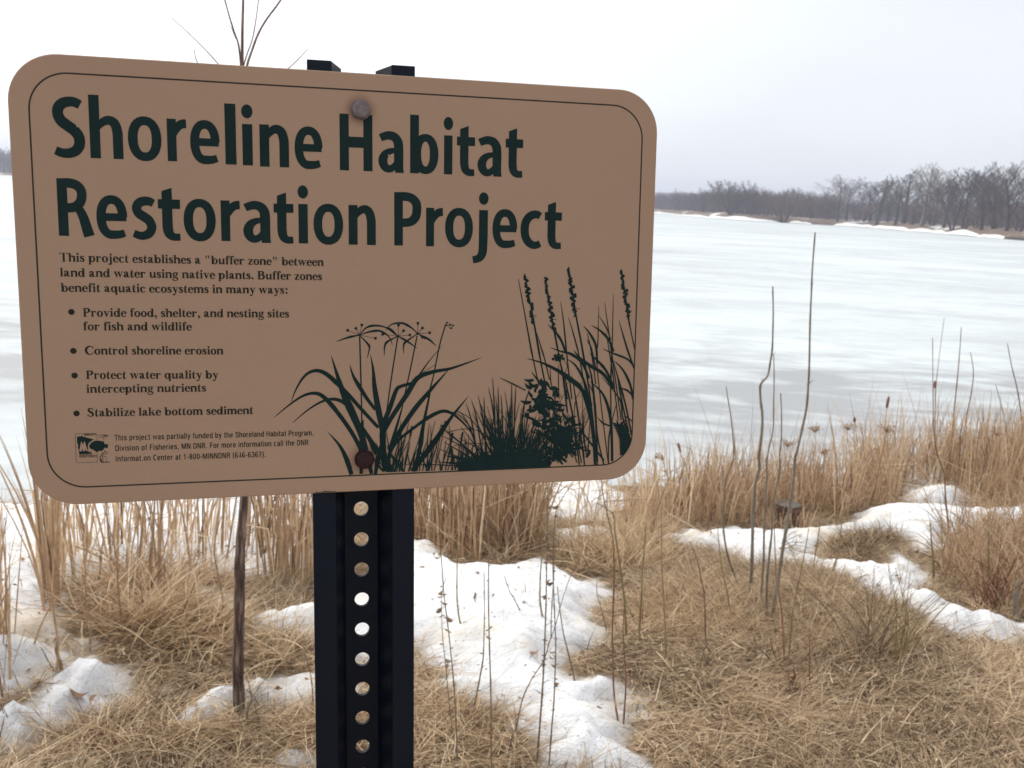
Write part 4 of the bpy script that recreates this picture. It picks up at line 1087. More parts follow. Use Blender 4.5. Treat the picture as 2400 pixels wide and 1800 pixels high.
leaf(A4, [(900, 1320), (950, 1240), (1060, 1150), (1160, 1080), (1250, 1040), (1320, 1060), (1400, 1130), (1470, 1220)], 24, 18, 6, peak=.4)
leaf(A4, [(1050, 1440), (1110, 1360), (1200, 1240), (1310, 1080), (1428, 935)], 44, 34, peak=.45)
leaf(A4, [(640, 1465), (610, 1370), (560, 1270), (478, 1176)], 36, 30, peak=.3)
leaf(A4, [(800, 1465), (820, 1350), (850, 1220)], 30, 24, 10)
leaf(A4, [(800, 1330), (770, 1250), (720, 1180)], 24, 16, 6)
leaf(A4, [(880, 1440), (900, 1300), (935, 1170), (985, 1000)], 26, 24, 6)
leaf(A4, [(1060, 1440), (1100, 1280), (1120, 1140), (1170, 900)], 30, 26, 8)
leaf(A4, [(705, 1460), (705, 1300), (715, 1100)], 26, 24, 14); leaf(A4, [(775, 1460), (755, 1380), (730, 1290)], 30, 26, 20)
line(A4, [(710, 1150), (705, 900), (695, 540)], 10); line(A4, [(875, 1050), (910, 800), (950, 545)], 9); line(A4, [(985, 980), (1030, 780), (1080, 535)], 9); line(A4, [(1150, 950), (1190, 800), (1230, 600), (1270, 462)], 9)
def umbel(fn, c, rays, blades):
    x, y = fn(*c)
    pp.tri([(x + 1.7 * math.cos(a) * (1 if k % 2 else .55), y + 1.3 * math.sin(a) * (1 if k % 2 else .55)) for k, a in enumerate([q * math.pi / 9 for q in range(18)])], [tuple(range(18))])
    for r_ in rays:
        line(fn, [c, r_], 3)
        for da in (-.6, 0, .6):
            ang = math.atan2(r_[1] - c[1], r_[0] - c[0]) + da
            leaf(fn, [(r_[0] - 5 * math.cos(ang), r_[1] - 5 * math.sin(ang)), (r_[0] + 5 * math.cos(ang), r_[1] + 5 * math.sin(ang)), (r_[0] + 17 * math.cos(ang), r_[1] + 17 * math.sin(ang))], 11, 6, 2, peak=.4)
    for b in blades: leaf(fn, [c] + b, 15, 4, 2, peak=.35)
umbel(A4, (693, 530), [(620, 500), (672, 490), (708, 468), (795, 550)], [[(620, 545), (538, 573)], [(750, 590), (760, 620), (745, 685)], [(740, 480), (800, 466), (870, 480), (935, 530)], [(760, 508), (830, 502), (890, 540), (915, 598)]])
umbel(A4, (952, 538), [(855, 525), (955, 470), (985, 505), (1025, 530)], [[(880, 575), (862, 610), (860, 668)], [(1010, 570), (1080, 618)], [(900, 490), (862, 475)]])
umbel(A4, (1083, 520), [(1085, 457), (1112, 487), (1158, 515), (1125, 545), (1110, 540)], [[(1005, 575), (990, 600), (990, 655)], [(1160, 560), (1208, 603)], [(1040, 480), (980, 450), (910, 458), (868, 500)]])
for q in ((1280, 447), (1272, 462), (1300, 460), (1320, 466), (1308, 484)): leaf(A4, [(q[0] - 8, q[1] + 3), q, (q[0] + 10, q[1] - 4)], 11, 6, 3)
line(A4, [(1270, 462), (1320, 466)], 3); line(A4, [(1270, 462), (1308, 484)], 3); line(A4, [(1120, 778), (1200, 730)], 3)
# right group: tall grasses with seed heads
for st, wd in (([(660, 900), (620, 700), (575, 440), (545, 280), (515, 115)], 11), ([(610, 870), (560, 640), (520, 420), (472, 155)], 9), ([(800, 960), (740, 650), (700, 440), (675, 300), (653, 140)], 10), ([(1000, 1400), (960, 1000), (905, 650), (860, 410), (835, 240), (808, 70)], 12), ([(1255, 640), (1215, 450), (1190, 280), (1163, 88)], 9)):
    leaf(A5, st, wd, wd, 4, peak=.3)
def seedhead(x0, y0, x1, y1, seed):
    R = random.Random(seed)
    for k in range(34):
        t = k / 33; x, y = x0 + (x1 - x0) * t, y0 + (y1 - y0) * t
        s = (-1 if R.random() < .72 else 1) * R.uniform(6, 26) * (0.35 + .65 * (1 - abs(t - .45) * 1.3))
        q = (x + s, y - R.uniform(0, 14))
        leaf(A5, [(x, y + 6), ((x + q[0]) / 2, (y + q[1]) / 2 + 2), q], 21 * R.uniform(.7, 1.1), 12, 8, peak=.6)
seedhead(572, 450, 517, 130, 1); seedhead(712, 500, 655, 150, 2); seedhead(855, 400, 810, 85, 3); seedhead(1212, 420, 1165, 100, 4)
for a_ in (((570, 400), (595, 402)), ((700, 424), (730, 427)), ((855, 352), (885, 355)), ((1205, 366), (1232, 370))): line(A5, a_, 4)
for pts, w in (
 ([(680, 830), (650, 700), (620, 600), (592, 508)], 9), ([(830, 960), (800, 700), (775, 450), (755, 305)], 10), ([(930, 960), (880, 680), (840, 520), (806, 412)], 10),
 ([(790, 650), (760, 570), (720, 510), (668, 460)], 18), ([(990, 760), (960, 620), (930, 560)], 12), ([(1000, 720), (990, 600), (950, 520), (908, 468)], 18), ([(990, 860), (960, 640), (932, 515)], 9),
 ([(1110, 640), (1075, 560), (1020, 500), (962, 465)], 18), ([(1100, 1340), (1090, 900), (1100, 600), (1108, 255)], 10), ([(1075, 1400), (1000, 760), (1005, 560), (1010, 330)], 8), ([(1160, 1100), (1095, 640), (1050, 312)], 9),
 ([(1090, 560), (1060, 480), (1010, 398)], 8), ([(1250, 760), (1200, 620), (1146, 432)], 14), ([(1140, 1100), (1100, 760), (1058, 508)], 9), ([(1245, 740), (1200, 690), (1100, 650), (1038, 622)], 14),
 ([(1240, 960), (1220, 860), (1170, 760), (1110, 700)], 18), ([(1245, 945), (1200, 900), (1136, 882)], 14), ([(1110, 890), (1040, 790), (960, 740), (880, 680), (844, 630)], 26), ([(1110, 880), (1060, 770), (1000, 700), (948, 655)], 20),
 ([(960, 1100), (900, 900), (830, 830), (740, 770), (640, 720), (530, 686)], 30), ([(960, 1000), (900, 900), (790, 810), (720, 760), (650, 735)], 26), ([(945, 820), (900, 720), (830, 660), (760, 640), (682, 612)], 20), ([(950, 1010), (920, 860), (860, 740), (800, 690)], 18),
 ([(1000, 1380), (990, 1100), (960, 800), (915, 690)], 16), ([(1045, 1400), (1000, 1200), (980, 950), (930, 830)], 12), ([(1100, 1375), (1090, 1100), (1040, 930), (950, 840)], 22), ([(985, 1400), (965, 1100), (945, 900)], 20),
 ([(1230, 1200), (1190, 1000), (1140, 820), (1100, 680)], 14), ([(1220, 1220), (1170, 1080), (1150, 960), (1030, 810)], 12), ([(1210, 1180), (1160, 950), (1130, 780)], 12), ([(1240, 1110), (1210, 1090), (1185, 1068)], 10),
 ([(1090, 1140), (1040, 1120), (1000, 1080)], 12), ([(880, 1400), (840, 1100), (790, 850), (770, 780)], 12), ([(915, 1400), (870, 1050), (830, 800)], 12), ([(1045, 1370), (960, 1260), (880, 1150)], 14), ([(1075, 1390), (1080, 1200), (1130, 980)], 10), ([(720, 960), (690, 850), (685, 730)], 7), ([(745, 960), (740, 850), (742, 720)], 6), ([(800, 1050), (770, 800), (750, 700)], 14)):
    leaf(A5, pts, w, w * .9, 2, peak=.45)
# round flower
for q in ((705, 690), (718, 668), (740, 662), (762, 668), (772, 688), (748, 700), (728, 696)):
    c = A5(*q); pp.tri([(c[0] + 1.35 * math.cos(k * .6283), c[1] + 1.25 * math.sin(k * .6283)) for k in range(10)], [tuple(range(10))])
line(A5, [(778, 700), (800, 740), (780, 785)], 4)
c = A5(738, 684); pp.tri([(c[0] + 3.0 * math.cos(k * .6283), c[1] + 1.7 * math.sin(k * .6283)) for k in range(10)], [tuple(range(10))])
# twiggy shrub with pointed leaves in the middle
R = random.Random(4)
for k in range(150):
    t = R.random(); cx = 590 + 200 * t + R.gauss(0, 34 + 40 * t); cy = 880 + 420 * t + R.gauss(0, 34)
    if cx < 505: continue
    a = R.uniform(0, 6.28); L = R.uniform(35, 75)
    leaf(A5, [(cx, cy), (cx + L * .5 * math.cos(a) + R.gauss(0, 4), cy + L * .5 * math.sin(a)), (cx + L * math.cos(a + .25), cy + L * math.sin(a + .25))], R.uniform(18, 34), 14, 2, peak=.35)
for k in range(20):
    x = R.uniform(500, 940); y = R.uniform(1080, 1330); dr = 1 if x > 740 else -1
    leaf(A5, [(760 + R.gauss(0, 40), y + 70), ((x + 740) / 2, y + 25), (x, y)], R.uniform(16, 30), 14, 2)
for k in range(26):
    x = R.uniform(640, 950); leaf(A5, [(x + R.gauss(0, 30), R.uniform(1300, 1405)), (x + R.gauss(0, 20), 1250), (x + R.gauss(0, 50), R.uniform(900, 1180))], 8, 8, 2)
# spiny stems around the shrub
for k in range(26):
    x, y = R.uniform(690, 940), R.uniform(820, 1200); a = R.uniform(-2.4, -.7); L = R.uniform(30, 60)
    line(A5, [(x, y), (x + L * math.cos(a), y + L * math.sin(a))], 3.5)
leaf(A5, [(620, 1130), (560, 1090), (482, 1062)], 22, 20, 2); leaf(A5, [(780, 1130), (820, 1090), (862, 1070)], 24, 20, 2); leaf(A5, [(520, 900), (420, 850), (348, 816)], 9, 8, 2); leaf(A5, [(780, 1310), (860, 1290), (940, 1275)], 20, 20, 2)
leaf(A5, [(545, 900), (510, 1000), (500, 1080), (470, 1260)], 8, 8, 6); leaf(A5, [(650, 900), (600, 830), (558, 775)], 14, 12, 2)
# rushes and fine grass fan
for k in range(120):
    bx = R.gauss(400, 90); top = bx + (bx - 400) * 1.3 + R.gauss(-40, 90)
    ty = R.uniform(900, 1230) + abs(top - 360) * .45
    leaf(A5, [(bx, 1418 - R.uniform(0, 20)), ((bx + top) / 2 + R.gauss(0, 10), (1400 + ty) / 2), (top, ty)], R.uniform(5, 9), 7, 2)
for x, y, tx, ty in ((320, 1180, 298, 815), (330, 1170, 270, 880), (340, 1160, 335, 875), (430, 1140, 425, 850), (440, 1150, 455, 870), (420, 1190, 385, 940), (370, 1190, 355, 930), (260, 1200, 200, 935), (250, 1210, 240, 940), (230, 1230, 155, 960), (200, 1250, 120, 985), (480, 1180, 520, 960), (500, 1200, 560, 1000), (410, 1150, 415, 1000), (220, 1280, 80, 1040)):
    leaf(A5, [(x, y + 120), ((x + tx) / 2, (y + ty) / 2), (tx, ty)], 9, 9, 2)
for k in range(70):
    bx = R.gauss(560, 50); a = R.uniform(-1.5, -.25); L = R.uniform(120, 300)
    leaf(A5, [(bx - 60, 1410), (bx - 60 + L * .5 * math.cos(a), 1400 + L * .5 * math.sin(a)), (bx - 60 + L * math.cos(a), 1400 + L * math.sin(a))], 6, 6, 2)
for k in range(90):   # leafy ground mass
    bx = R.uniform(90, 640); by = 1425 - bx * .03
    h = R.uniform(50, 150) * (1 - abs(bx - 330) / 520)
    leaf(A5, [(bx, by), (bx + R.gauss(0, 30), by - h * .6), (bx + R.gauss(0, 60), by - h)], R.uniform(14, 30), 22, 3, peak=.4)
pp.poly([A5(*q) for q in [(60, 1438), (90, 1395), (125, 1405), (150, 1360), (190, 1385), (205, 1330), (235, 1370), (262, 1322), (300, 1372), (330, 1335), (360, 1380), (395, 1325), (430, 1370), (470, 1320), (500, 1375), (548, 1335), (590, 1380), (640, 1365), (665, 1400), (690, 1410), (640, 1420)]])
line(A5, [(0, 1180), (100, 1160), (200, 1170), (290, 1230)], 4); line(A5, [(40, 1270), (150, 1255), (300, 1260)], 4); line(A5, [(60, 1040), (150, 1090), (230, 1200), (280, 1300)], 5); line(A5, [(0, 1040), (80, 1070), (170, 1170)], 6)
# small reeds between the clumps
for k in range(64):
    bx = R.uniform(870, 1480); L = R.uniform(90, 360) * (1 if bx < 1320 else .75); a = -1.45 + R.gauss(0, .22)
    leaf(A4, [(bx, 1448 - (bx - 870) * .03), (bx + L * .5 * math.cos(a), 1446 - L * .5), (bx + L * math.cos(a) + R.gauss(0, 15), 1444 - L)], R.uniform(5, 10), 8, 2)
for k in range(16):
    bx = R.uniform(850, 1000); leaf(A4, [(bx, 1445), (bx - 50, 1380), (bx - R.uniform(60, 130), R.uniform(1230, 1400))], 6, 6, 2)
for x, y in ((1318, 1185), (1385, 1180), (1250, 1130), (1270, 1105), (1045, 1140)): line(A4, [(x, y), (x - 12, y + 70)], 13); line(A4, [(x - 12, y + 60), (x - 50, y + 250)], 5)
# fern in the corner, clipped by the border
for k in range(13):
    t = k / 12; y = 1110 + 220 * t; x = 1120 + 70 * t ** .8
    leaf(A5, [(x + 40, y + 30), (x + 5, y + 18), (x - 28 + 30 * t, y + 2 - 6 * t)], 16, 18, 2); leaf(A5, [(x + 30, y + 20), (x + 52, y + 5), (x + 72 - 25 * t, y - 14)], 14, 16, 2)
leaf(A5, [(1170, 1335), (1165, 1240), (1130, 1100)], 40, 44, 6, peak=.3); leaf(A5, [(1215, 1260), (1190, 1200), (1160, 1110)], 34, 34, 6); leaf(A5, [(1170, 1330), (1205, 1290), (1228, 1220)], 34, 40, 20)
def clip_in(x, y):
    x0, y0, x1, y1, r = 12.6, 12.0, 444.6, 292.3, 24.6
    x = min(max(x, x0), x1); y = min(max(y, y0), y1)
    cx_, cy_ = x1 - r, y1 - r
    if x > cx_ and y > cy_:
        d = math.hypot(x - cx_, y - cy_)
        if d > r: x, y = cx_ + (x - cx_) * r / d, cy_ + (y - cy_) * r / d
    return x, y
pp.V = [(*clip_in(v[0], v[1]), v[2]) for v in pp.V]
pp.build("plant_drawing", M_ink, label="dark green silhouette of sedges, rushes and tall grasses")

# ---- chipped paint along the lower edge and two tiny scuffs
pr = Print(-.1, -.004)
R = random.Random(9)
for k in range(14):
    x, y = uv(742 + k * 3.4 + R.uniform(-1, 1), 1152)
    h = R.uniform(.5, 2.0); y = 304.3
    pr.tri([(x - .7, y), (x - .2 + R.uniform(-.3, .3), y - h), (x + .35, y - h * .7), (x + .8, y)], [(0, 1, 2, 3)])
pr.build("paint_chip", M_ink2, label="row of dark paint chips on the lower edge")

for px_, py_, r_ in ((780, 703, .5), (911, 364, .7), (915, 372, .45), (181, 296, .6), (1044, 370, .5), (610, 905, .3)):
    pr = Print(-.15, 0); x, y = uv(px_, py_); pr.tri([(x + r_ * R.uniform(.5, 1) * math.cos(a), y + r_ * R.uniform(.5, 1) * math.sin(a)) for a in (0, .9, 1.9, 2.9, 3.9, 5.1)], [tuple(range(6))]); pr.build("scuff_mark", M_edge)

# ---- post: hat-section channel with a row of holes
def post_material():
    m, n, l, b = new_mat("dark_enamelled_steel")
    a = noise(n, l, 9, 6, stretch=(1, 1, .12)); c = noise(n, l, 55, 5)
    r = ramp(n, [(0.35, (0.0010, 0.0035, 0.011)), (0.62, (0.0016, 0.0052, 0.015)), (0.78, (0.009, 0.02, 0.024))])
    l.new(a.outputs["Fac"], r.inputs["Fac"]); l.new(r.outputs["Color"], b.inputs["Base Color"])
    rr = ramp(n, [(0.3, (0.42,) * 3), (0.7, (0.62,) * 3)]); l.new(c.outputs["Fac"], rr.inputs["Fac"])
    l.new(rr.outputs["Color"], b.inputs["Roughness"]); b.inputs["Specular IOR Level"].default_value = 0.2
    bump(n, l, b, c.outputs["Fac"], .25, .0006)
    return m
M_post = post_material()
PC = 230.3; DEP = 28.0; TOPY, BOTY = -7.4, 1760.0
prof = [(-38.1, 2.2), (-21.5, 2.2), (-13.0, DEP), (13.0, DEP), (21.5, 2.2), (38.1, 2.2)]
tk = 3.2
V, F = [], []
def sheet(a, b, y0, y1, t=tk):
    (xa, za), (xb, zb) = a, b
    dx, dz = xb - xa, zb - za; q = math.hypot(dx, dz); nx, nz = -dz / q * t, dx / q * t
    if nz < 0: nx, nz = -nx, -nz
    i = len(V)
    for y in (y0, y1):
        V.extend([(PC + xa, y, za), (PC + xb, y, zb), (PC + xb + nx, y, zb + nz), (PC + xa + nx, y, za + nz)])
    F.extend([(i, i + 1, i + 5, i + 4), (i + 1, i + 2, i + 6, i + 5), (i + 2, i + 3, i + 7, i + 6), (i + 3, i, i + 4, i + 7), (i, i + 3, i + 2, i + 1), (i + 4, i + 5, i + 6, i + 7)])
sheet(prof[0], prof[1], TOPY, BOTY); sheet((prof[1][0] + .3, prof[1][1] + .2), (prof[2][0] + .4, prof[2][1] + .4), TOPY + .4, BOTY); sheet((prof[3][0] - .4, prof[3][1] + .4), (prof[4][0] - .3, prof[4][1] + .2), TOPY + .4, BOTY); sheet(prof[4], prof[5], TOPY, BOTY)
for sx in (-1, 1):    # outer rolled lip of each flange
    x0 = sx * 38.1; i = len(V)
    for y in (TOPY + .3, BOTY):
        V.extend([(PC + x0, y, 2.4), (PC + x0 - sx * 2.5, y, 2.4 + tk), (PC + x0 - sx * 2.5, y, 9.5), (PC + x0 + sx * .0, y, 9.5)])
    F.extend([(i, i + 1, i + 5, i + 4), (i + 1, i + 2, i + 6, i + 5), (i + 2, i + 3, i + 7, i + 6), (i + 3, i, i + 4, i + 7), (i, i + 3, i + 2, i + 1)])
# web built cell by cell with a true round hole in each
PIT, HR, Y0H = 24.95, 5.75, 325.9
kmin, kmax = int(math.floor((TOPY - Y0H) / PIT)) + 1, int((BOTY - Y0H) / PIT)
nh = 24
for k in range(kmin, kmax + 1):
    yc = Y0H + k * PIT; i = len(V)
    x0, x1, y0, y1 = -13.6, 13.6, yc - PIT / 2, yc + PIT / 2
    if k == kmin: y0 = TOPY + 5.5
    jit = (math.sin(k * 12.9) * .25, math.cos(k * 7.3) * .25)
    for z in (DEP, DEP + tk):
        for q in range(nh):
            a = 2 * math.pi * q / nh; c, s = math.cos(a), math.sin(a)
            V.append((PC + jit[0] + HR * c, yc + jit[1] + HR * s, z))
        for q in range(nh):
            a = 2 * math.pi * q / nh; c, s = math.cos(a), math.sin(a)
            m = max(abs(c), abs(s)); c, s = c / m, s / m
            V.append((PC + (x1 if c > 0 else -x0) * c if c > 0 else PC + (-x0) * c, (yc + (y1 - yc) * s) if s > 0 else (yc + (yc - y0) * s), z))
    for q in range(nh):
        q2 = (q + 1) % nh
        F.append((i + q, i + q2, i + nh + q2, i + nh + q)); F.append((i + 2 * nh + q, i + 3 * nh + q, i + 3 * nh + q2, i + 2 * nh + q2)); F.append((i + q, i + 2 * nh + q, i + 2 * nh + q2, i + q2))
part_mm("post", V, F, M_post)

# ---- bolts
M_rust = simple_mat("dark_rust", (0.012, 0.004, 0.0055), (0.035, 0.009, 0.011), 300, rough=.6, bmp=.4, spec=.25, bdist=.0004)
M_zinc = simple_mat("weathered_zinc", (0.10, 0.078, 0.085), (0.20, 0.155, 0.165), 260, rough=.5, bmp=.4, spec=.4, bdist=.0004)
def bolt(cx, cy, rad, mat, label, rot):
    V, F = [], []
    n = 24
    rings = [(rad * 1.0, 0.0), (rad * 1.0, -3.9), (rad * .93, -4.8), (rad * .80, -5.2), (rad * .4, -5.35)]
    for j, (r, z) in enumerate(rings):
        for k in range(n):
            a = 2 * math.pi * k / n + rot
            hexr = math.cos(math.pi / 6) / math.cos(((a - rot) % (math.pi / 3)) - math.pi / 6)
            h = hexr * .5 + .5 * 1.0 if j < 3 else 1.0
            V.append((cx + r * h * math.cos(a), cy + r * h * math.sin(a), z))
    V.append((cx, cy, -5.4))
    for j in range(len(rings) - 1):
        for k in range(n): F.append((j * n + k, j * n + (k + 1) % n, (j + 1) * n + (k + 1) % n, (j + 1) * n + k))
    for k in range(n): F.append(((len(rings) - 1) * n + k, (len(rings) - 1) * n + (k + 1) % n, len(rings) * n))
    # washer-like flange and the shank running back to the post
    i = len(V)
    for r, z in ((rad * 1.08, -.05), (rad * 1.08, -.9), (rad * .9, -.95)):
        for k in range(n): V.append((cx + r * math.cos(2 * math.pi * k / n), cy + r * math.sin(2 * math.pi * k / n), z))
    for j in range(2):
        for k in range(n): F.append((i + j * n + k, i + j * n + (k + 1) % n, i + (j + 1) * n + (k + 1) % n, i + (j + 1) * n + k))
    i = len(V)
    for z in (2, DEP + 6):
        for k in range(12): V.append((cx + 4 * math.cos(k * .5236), cy + 4 * math.sin(k * .5236), z))
    for k in range(12): F.append((i + k, i + (k + 1) % 12, i + 12 + (k + 1) % 12, i + 12 + k))
    part_mm("bolt", V, F, mat, label=label)
bolt(228.9, 25.6, 6.6, M_zinc, "grey-violet weathered bolt head above the letter H", .2)
bolt(230.3, 280.1, 6.8, M_rust, "dark red rusty bolt head in the plant drawing", .5)
# ------------------------------------------------------------------ grasses
def ribbons(name, base, az, tilt, L, w, droop, mat, tone, K=4, kink=None, side_cam=0.7, taper=1.4, floor=True, parent=None, up0=0.0, flat=0.0):
    """base (N,3). tilt from vertical (rad), bends by droop over its length; kink=(pos, angle) arrays"""
    N_ = len(base)
    pos = base.copy(); pts = [pos.copy()]
    az = az.copy()
    for k in range(K):
        s = (k + .5) / K
        t = tilt + droop * s
        if kink is not None: t = t + np.where(s > kink[0], kink[1], 0)
        st, ct = np.sin(t), np.cos(t)
        d = np.stack([st * np.cos(az), st * np.sin(az), ct], 1)
        pos = pos + d * (L / K)[:, None]
        if floor:
            g = surf_z(pos[:, 0], pos[:, 1]) + 0.004 + up0
            pos[:, 2] = np.maximum(pos[:, 2], g)
        pts.append(pos.copy())
        az = az + rng.normal(0, .12, N_)
    # side vector: mostly broadside to the bank path, with a random turn
    ph = rng.normal(0, 1, N_) * (1 - side_cam) * 2.2
    for_d = pts[-1] - pts[0]
    fl = np.clip(flat + rng.normal(0, .25, N_) * (flat > 0), 0, 1)[:, None]
    to = np.stack([np.sin(ph), np.cos(ph), np.zeros(N_)], 1) * (1 - fl) + np.array([[0, 0, 1.0]]) * fl
    side = np.cross(for_d, to); n = np.linalg.norm(side, axis=1, keepdims=True)
    side = side / np.maximum(n, 1e-6)
    V = []
    for k, p in enumerate(pts):
        ww = w * np.clip(1 - (k / K) ** taper, 0.08, 1) * .5
        V.append(p - side * ww[:, None]); V.append(p + side * ww[:, None])
    V = np.stack(V, 1).reshape(-1, 3)
    b = (np.arange(N_) * 2 * (K + 1))[:, None]
    F = np.concatenate([b + np.array([[2 * k, 2 * k + 1, 2 * k + 3, 2 * k + 2]]) for k in range(K)], 0)
    T = np.repeat(np.clip(tone, 0, 1), 2 * (K + 1))
    return mesh_np(name, V, F, mat, parent, T)

def scatter(n, y0=2.25, y1=6.9, xr=(-.62, .66)):
    y = y0 + (y1 - y0) * rng.random(n) ** 1.15
    x = y * (xr[0] + (xr[1] - xr[0]) * rng.random(n))
    return x, y

# matted thatch over the bare bank
x, y = scatter(240000, 1.95)
sd = snow_at(x, y)
keepm = (sd < 0.015 - 0.05 * rng.random(len(x))) | (rng.random(len(x)) < 0.004)
keepm &= ground_z(x, y) > LAKE + 0.02
x, y = x[keepm], y[keepm]
flow = fbm(x * 1.7, y * 1.7, 3, 61) * 3.2 + fbm(x * 6, y * 6, 2, 66) * 1.3
az = flow + rng.normal(0, 1.1, len(x))
tn = 0.45 + 0.42 * fbm(x * 2.3, y * 2.3, 3, 71) + 0.16 * fbm(x * 9, y * 9, 2, 77) + rng.normal(0, .25, len(x))
ln = rng.gamma(3.0, .028, len(x)) + .02
b = np.stack([x, y, surf_z(x, y) + rng.random(len(x)) * .022], 1)
tag(ribbons("matted_grass", b, az, 1.36 + rng.normal(0, .13, len(x)), ln, rng.uniform(.0013, .0042, len(x)), .35 + rng.normal(0, .25, len(x)), M_thatch, tn, K=3, side_cam=.3, flat=.9),
    "matted dry grass lying flat over the bank", "grass", kind="stuff")
# short broken bits, every way up
x, y = scatter(95000, 1.95)
m_ = ((snow_at(x, y) < .01) | (rng.random(len(x)) < .012)) & (ground_z(x, y) > LAKE + .02); x, y = x[m_], y[m_]
tag(ribbons("straw_bits", np.stack([x, y, surf_z(x, y) + rng.random(len(x)) * .035], 1), rng.uniform(0, 6.28, len(x)), rng.uniform(1.0, 1.9, len(x)), rng.gamma(2.5, .011, len(x)) + .008, rng.uniform(.0016, .0048, len(x)), rng.normal(0, .3, len(x)), M_thatch,
            .55 + .2 * fbm(x * 3, y * 3, 2, 97) + rng.normal(0, .33, len(x)), K=2, side_cam=.1, flat=.8), "short broken bits of straw and dead stems", "plant litter", kind="stuff")
# standing and curling wisps that catch the light
x, y = scatter(15000)
m_ = (snow_at(x, y) < -.02) & (fbm(x * 1.4, y * 1.4, 3, 81) > -.22) & (ground_z(x, y) > LAKE + .02)
x, y = x[m_], y[m_]
b = np.stack([x, y, surf_z(x, y)], 1)
tag(ribbons("dry_grass_wisps", b, fbm(x * 1.7, y * 1.7, 3, 61) * 3.2 + rng.normal(0, .8, len(x)), rng.uniform(.3, 1.25, len(x)), rng.gamma(3, .045, len(x)) + .03, rng.uniform(.0012, .003, len(x)), rng.uniform(.4, 1.6, len(x)), M_straw, .52 + rng.normal(0, .2, len(x)) + .2 * fbm(x * 2, y * 2, 2, 5), K=5),
    "thin curled wisps of dry grass over the bank", "grass", kind="stuff")
# crumbled leaves and bits
x, y = scatter(17000, 1.95)
sd = snow_at(x, y)
m_ = ((sd < 0) | (rng.random(len(x)) < .09)) & (ground_z(x, y) > LAKE + .02); x, y = x[m_], y[m_]
n = len(x); a = rng.uniform(0, 6.28, n); s = np.minimum(rng.gamma(2.2, .0036, n) + .002, .013)
c = np.stack([x, y, surf_z(x, y) + .004 + .018 * rng.random(n) * (snow_at(x, y) < 0)], 1)
u = np.stack([np.cos(a), np.sin(a), rng.normal(0, .35, n)], 1) * s[:, None]; v = np.stack([-np.sin(a), np.cos(a), rng.normal(0, .35, n)], 1) * (s * rng.uniform(.35, .7, n))[:, None]
up = np.zeros((n, 3)); up[:, 2] = s * rng.uniform(.1, .5, n)
V = np.stack([c - u, c - v * .9 + up * .4, c + u, c + v + up], 1).reshape(-1, 3)
tag(mesh_np("leaf_crumbs", V, np.arange(4 * n).reshape(n, 4), M_litter, None, np.repeat(rng.random(n), 4)), "crumbs of dead leaves strewn over grass and snow", "leaf litter", kind="stuff")

def in_poly_px(poly, n):
    P = np.array(poly, float); mn, mx_ = P.min(0), P.max(0); out = []
    while len(out) < n:
        q = mn + (mx_ - mn) * rng.random((n, 2))
        ins = np.zeros(len(q), bool)
        for i in range(len(P)):
            a, c = P[i], P[(i + 1) % len(P)]
            cc = ((a[1] > q[:, 1]) != (c[1] > q[:, 1])) & (q[:, 0] < (c[0] - a[0]) * (q[:, 1] - a[1]) / (c[1] - a[1] + 1e-9) + a[0]); ins ^= cc
        out += list(q[ins])
    return np.array(out[:n])
def poly_world(poly, n):
    """uniform over the ground inside a patch whose outline was read off the photo"""
    W = [on_ground(px, py)[:2] for px, py in poly]
    q = in_poly_px(W, n)
    z = surf_z(q[:, 0], q[:, 1])
    return np.stack([q[:, 0], q[:, 1], np.maximum(z, LAKE) - .01], 1)
def clump_filter(b, sc, thr, seed):
    return b[fbm(b[:, 0] * sc, b[:, 1] * sc, 3, seed) > thr]

def off_snow(b, keep=.12):
    return b[(snow_at(b[:, 0], b[:, 1]) < 0.03) | (rng.random(len(b)) < keep)]
def reed_bed(name, poly, n, hmin, hmax, w, mat, label, clump=(2.2, -.15), lean=.12, kinkp=.25, tone0=.5, cat_="reeds", seed=1, droop=.25, az0=None):
    b = off_snow(clump_filter(poly_world(poly, n), clump[0], clump[1], seed), .45)
    N_ = len(b)
    az = rng.uniform(0, 6.28, N_) if az0 is None else az0 + rng.normal(0, .8, N_)
    kk = (np.where(rng.random(N_) < kinkp, rng.uniform(.25, .8, N_), 2), rng.uniform(.8, 2.1, N_))
    L = hmin + (hmax - hmin) * rng.beta(1.6, 2.4, N_)
    o = ribbons(name, b, az, np.abs(rng.normal(0, lean, N_)), L, w * rng.uniform(.55, 1.3, N_), np.abs(rng.normal(0, droop, N_)), mat, tone0 + rng.normal(0, .2, N_), K=6, kink=kk, side_cam=.75, taper=2.6)
    tag(o, label, cat_, kind="stuff"); return o
def tangle(name, poly, n, L0, L1, w, mat, label, tone0=.55, seed=2, tilt=(.5, 1.5), clump=(2.5, -.2), droop=1.0, az0=None, azs=3.0):
    b = off_snow(clump_filter(poly_world(poly, n), clump[0], clump[1], seed), .04); N_ = len(b)
    az = rng.uniform(0, 6.28, N_) if az0 is None else az0 + rng.normal(0, azs, N_)
    b[:, 2] += rng.random(N_) * .05
    o = ribbons(name, b, az, rng.uniform(*tilt, N_), rng.uniform(L0, L1, N_), w * rng.uniform(.5, 1.2, N_), rng.uniform(.1, droop, N_), mat, tone0 + rng.normal(0, .27, N_), K=6, side_cam=.6, flat=.6)
    tag(o, label, "grass", kind="stuff"); return o

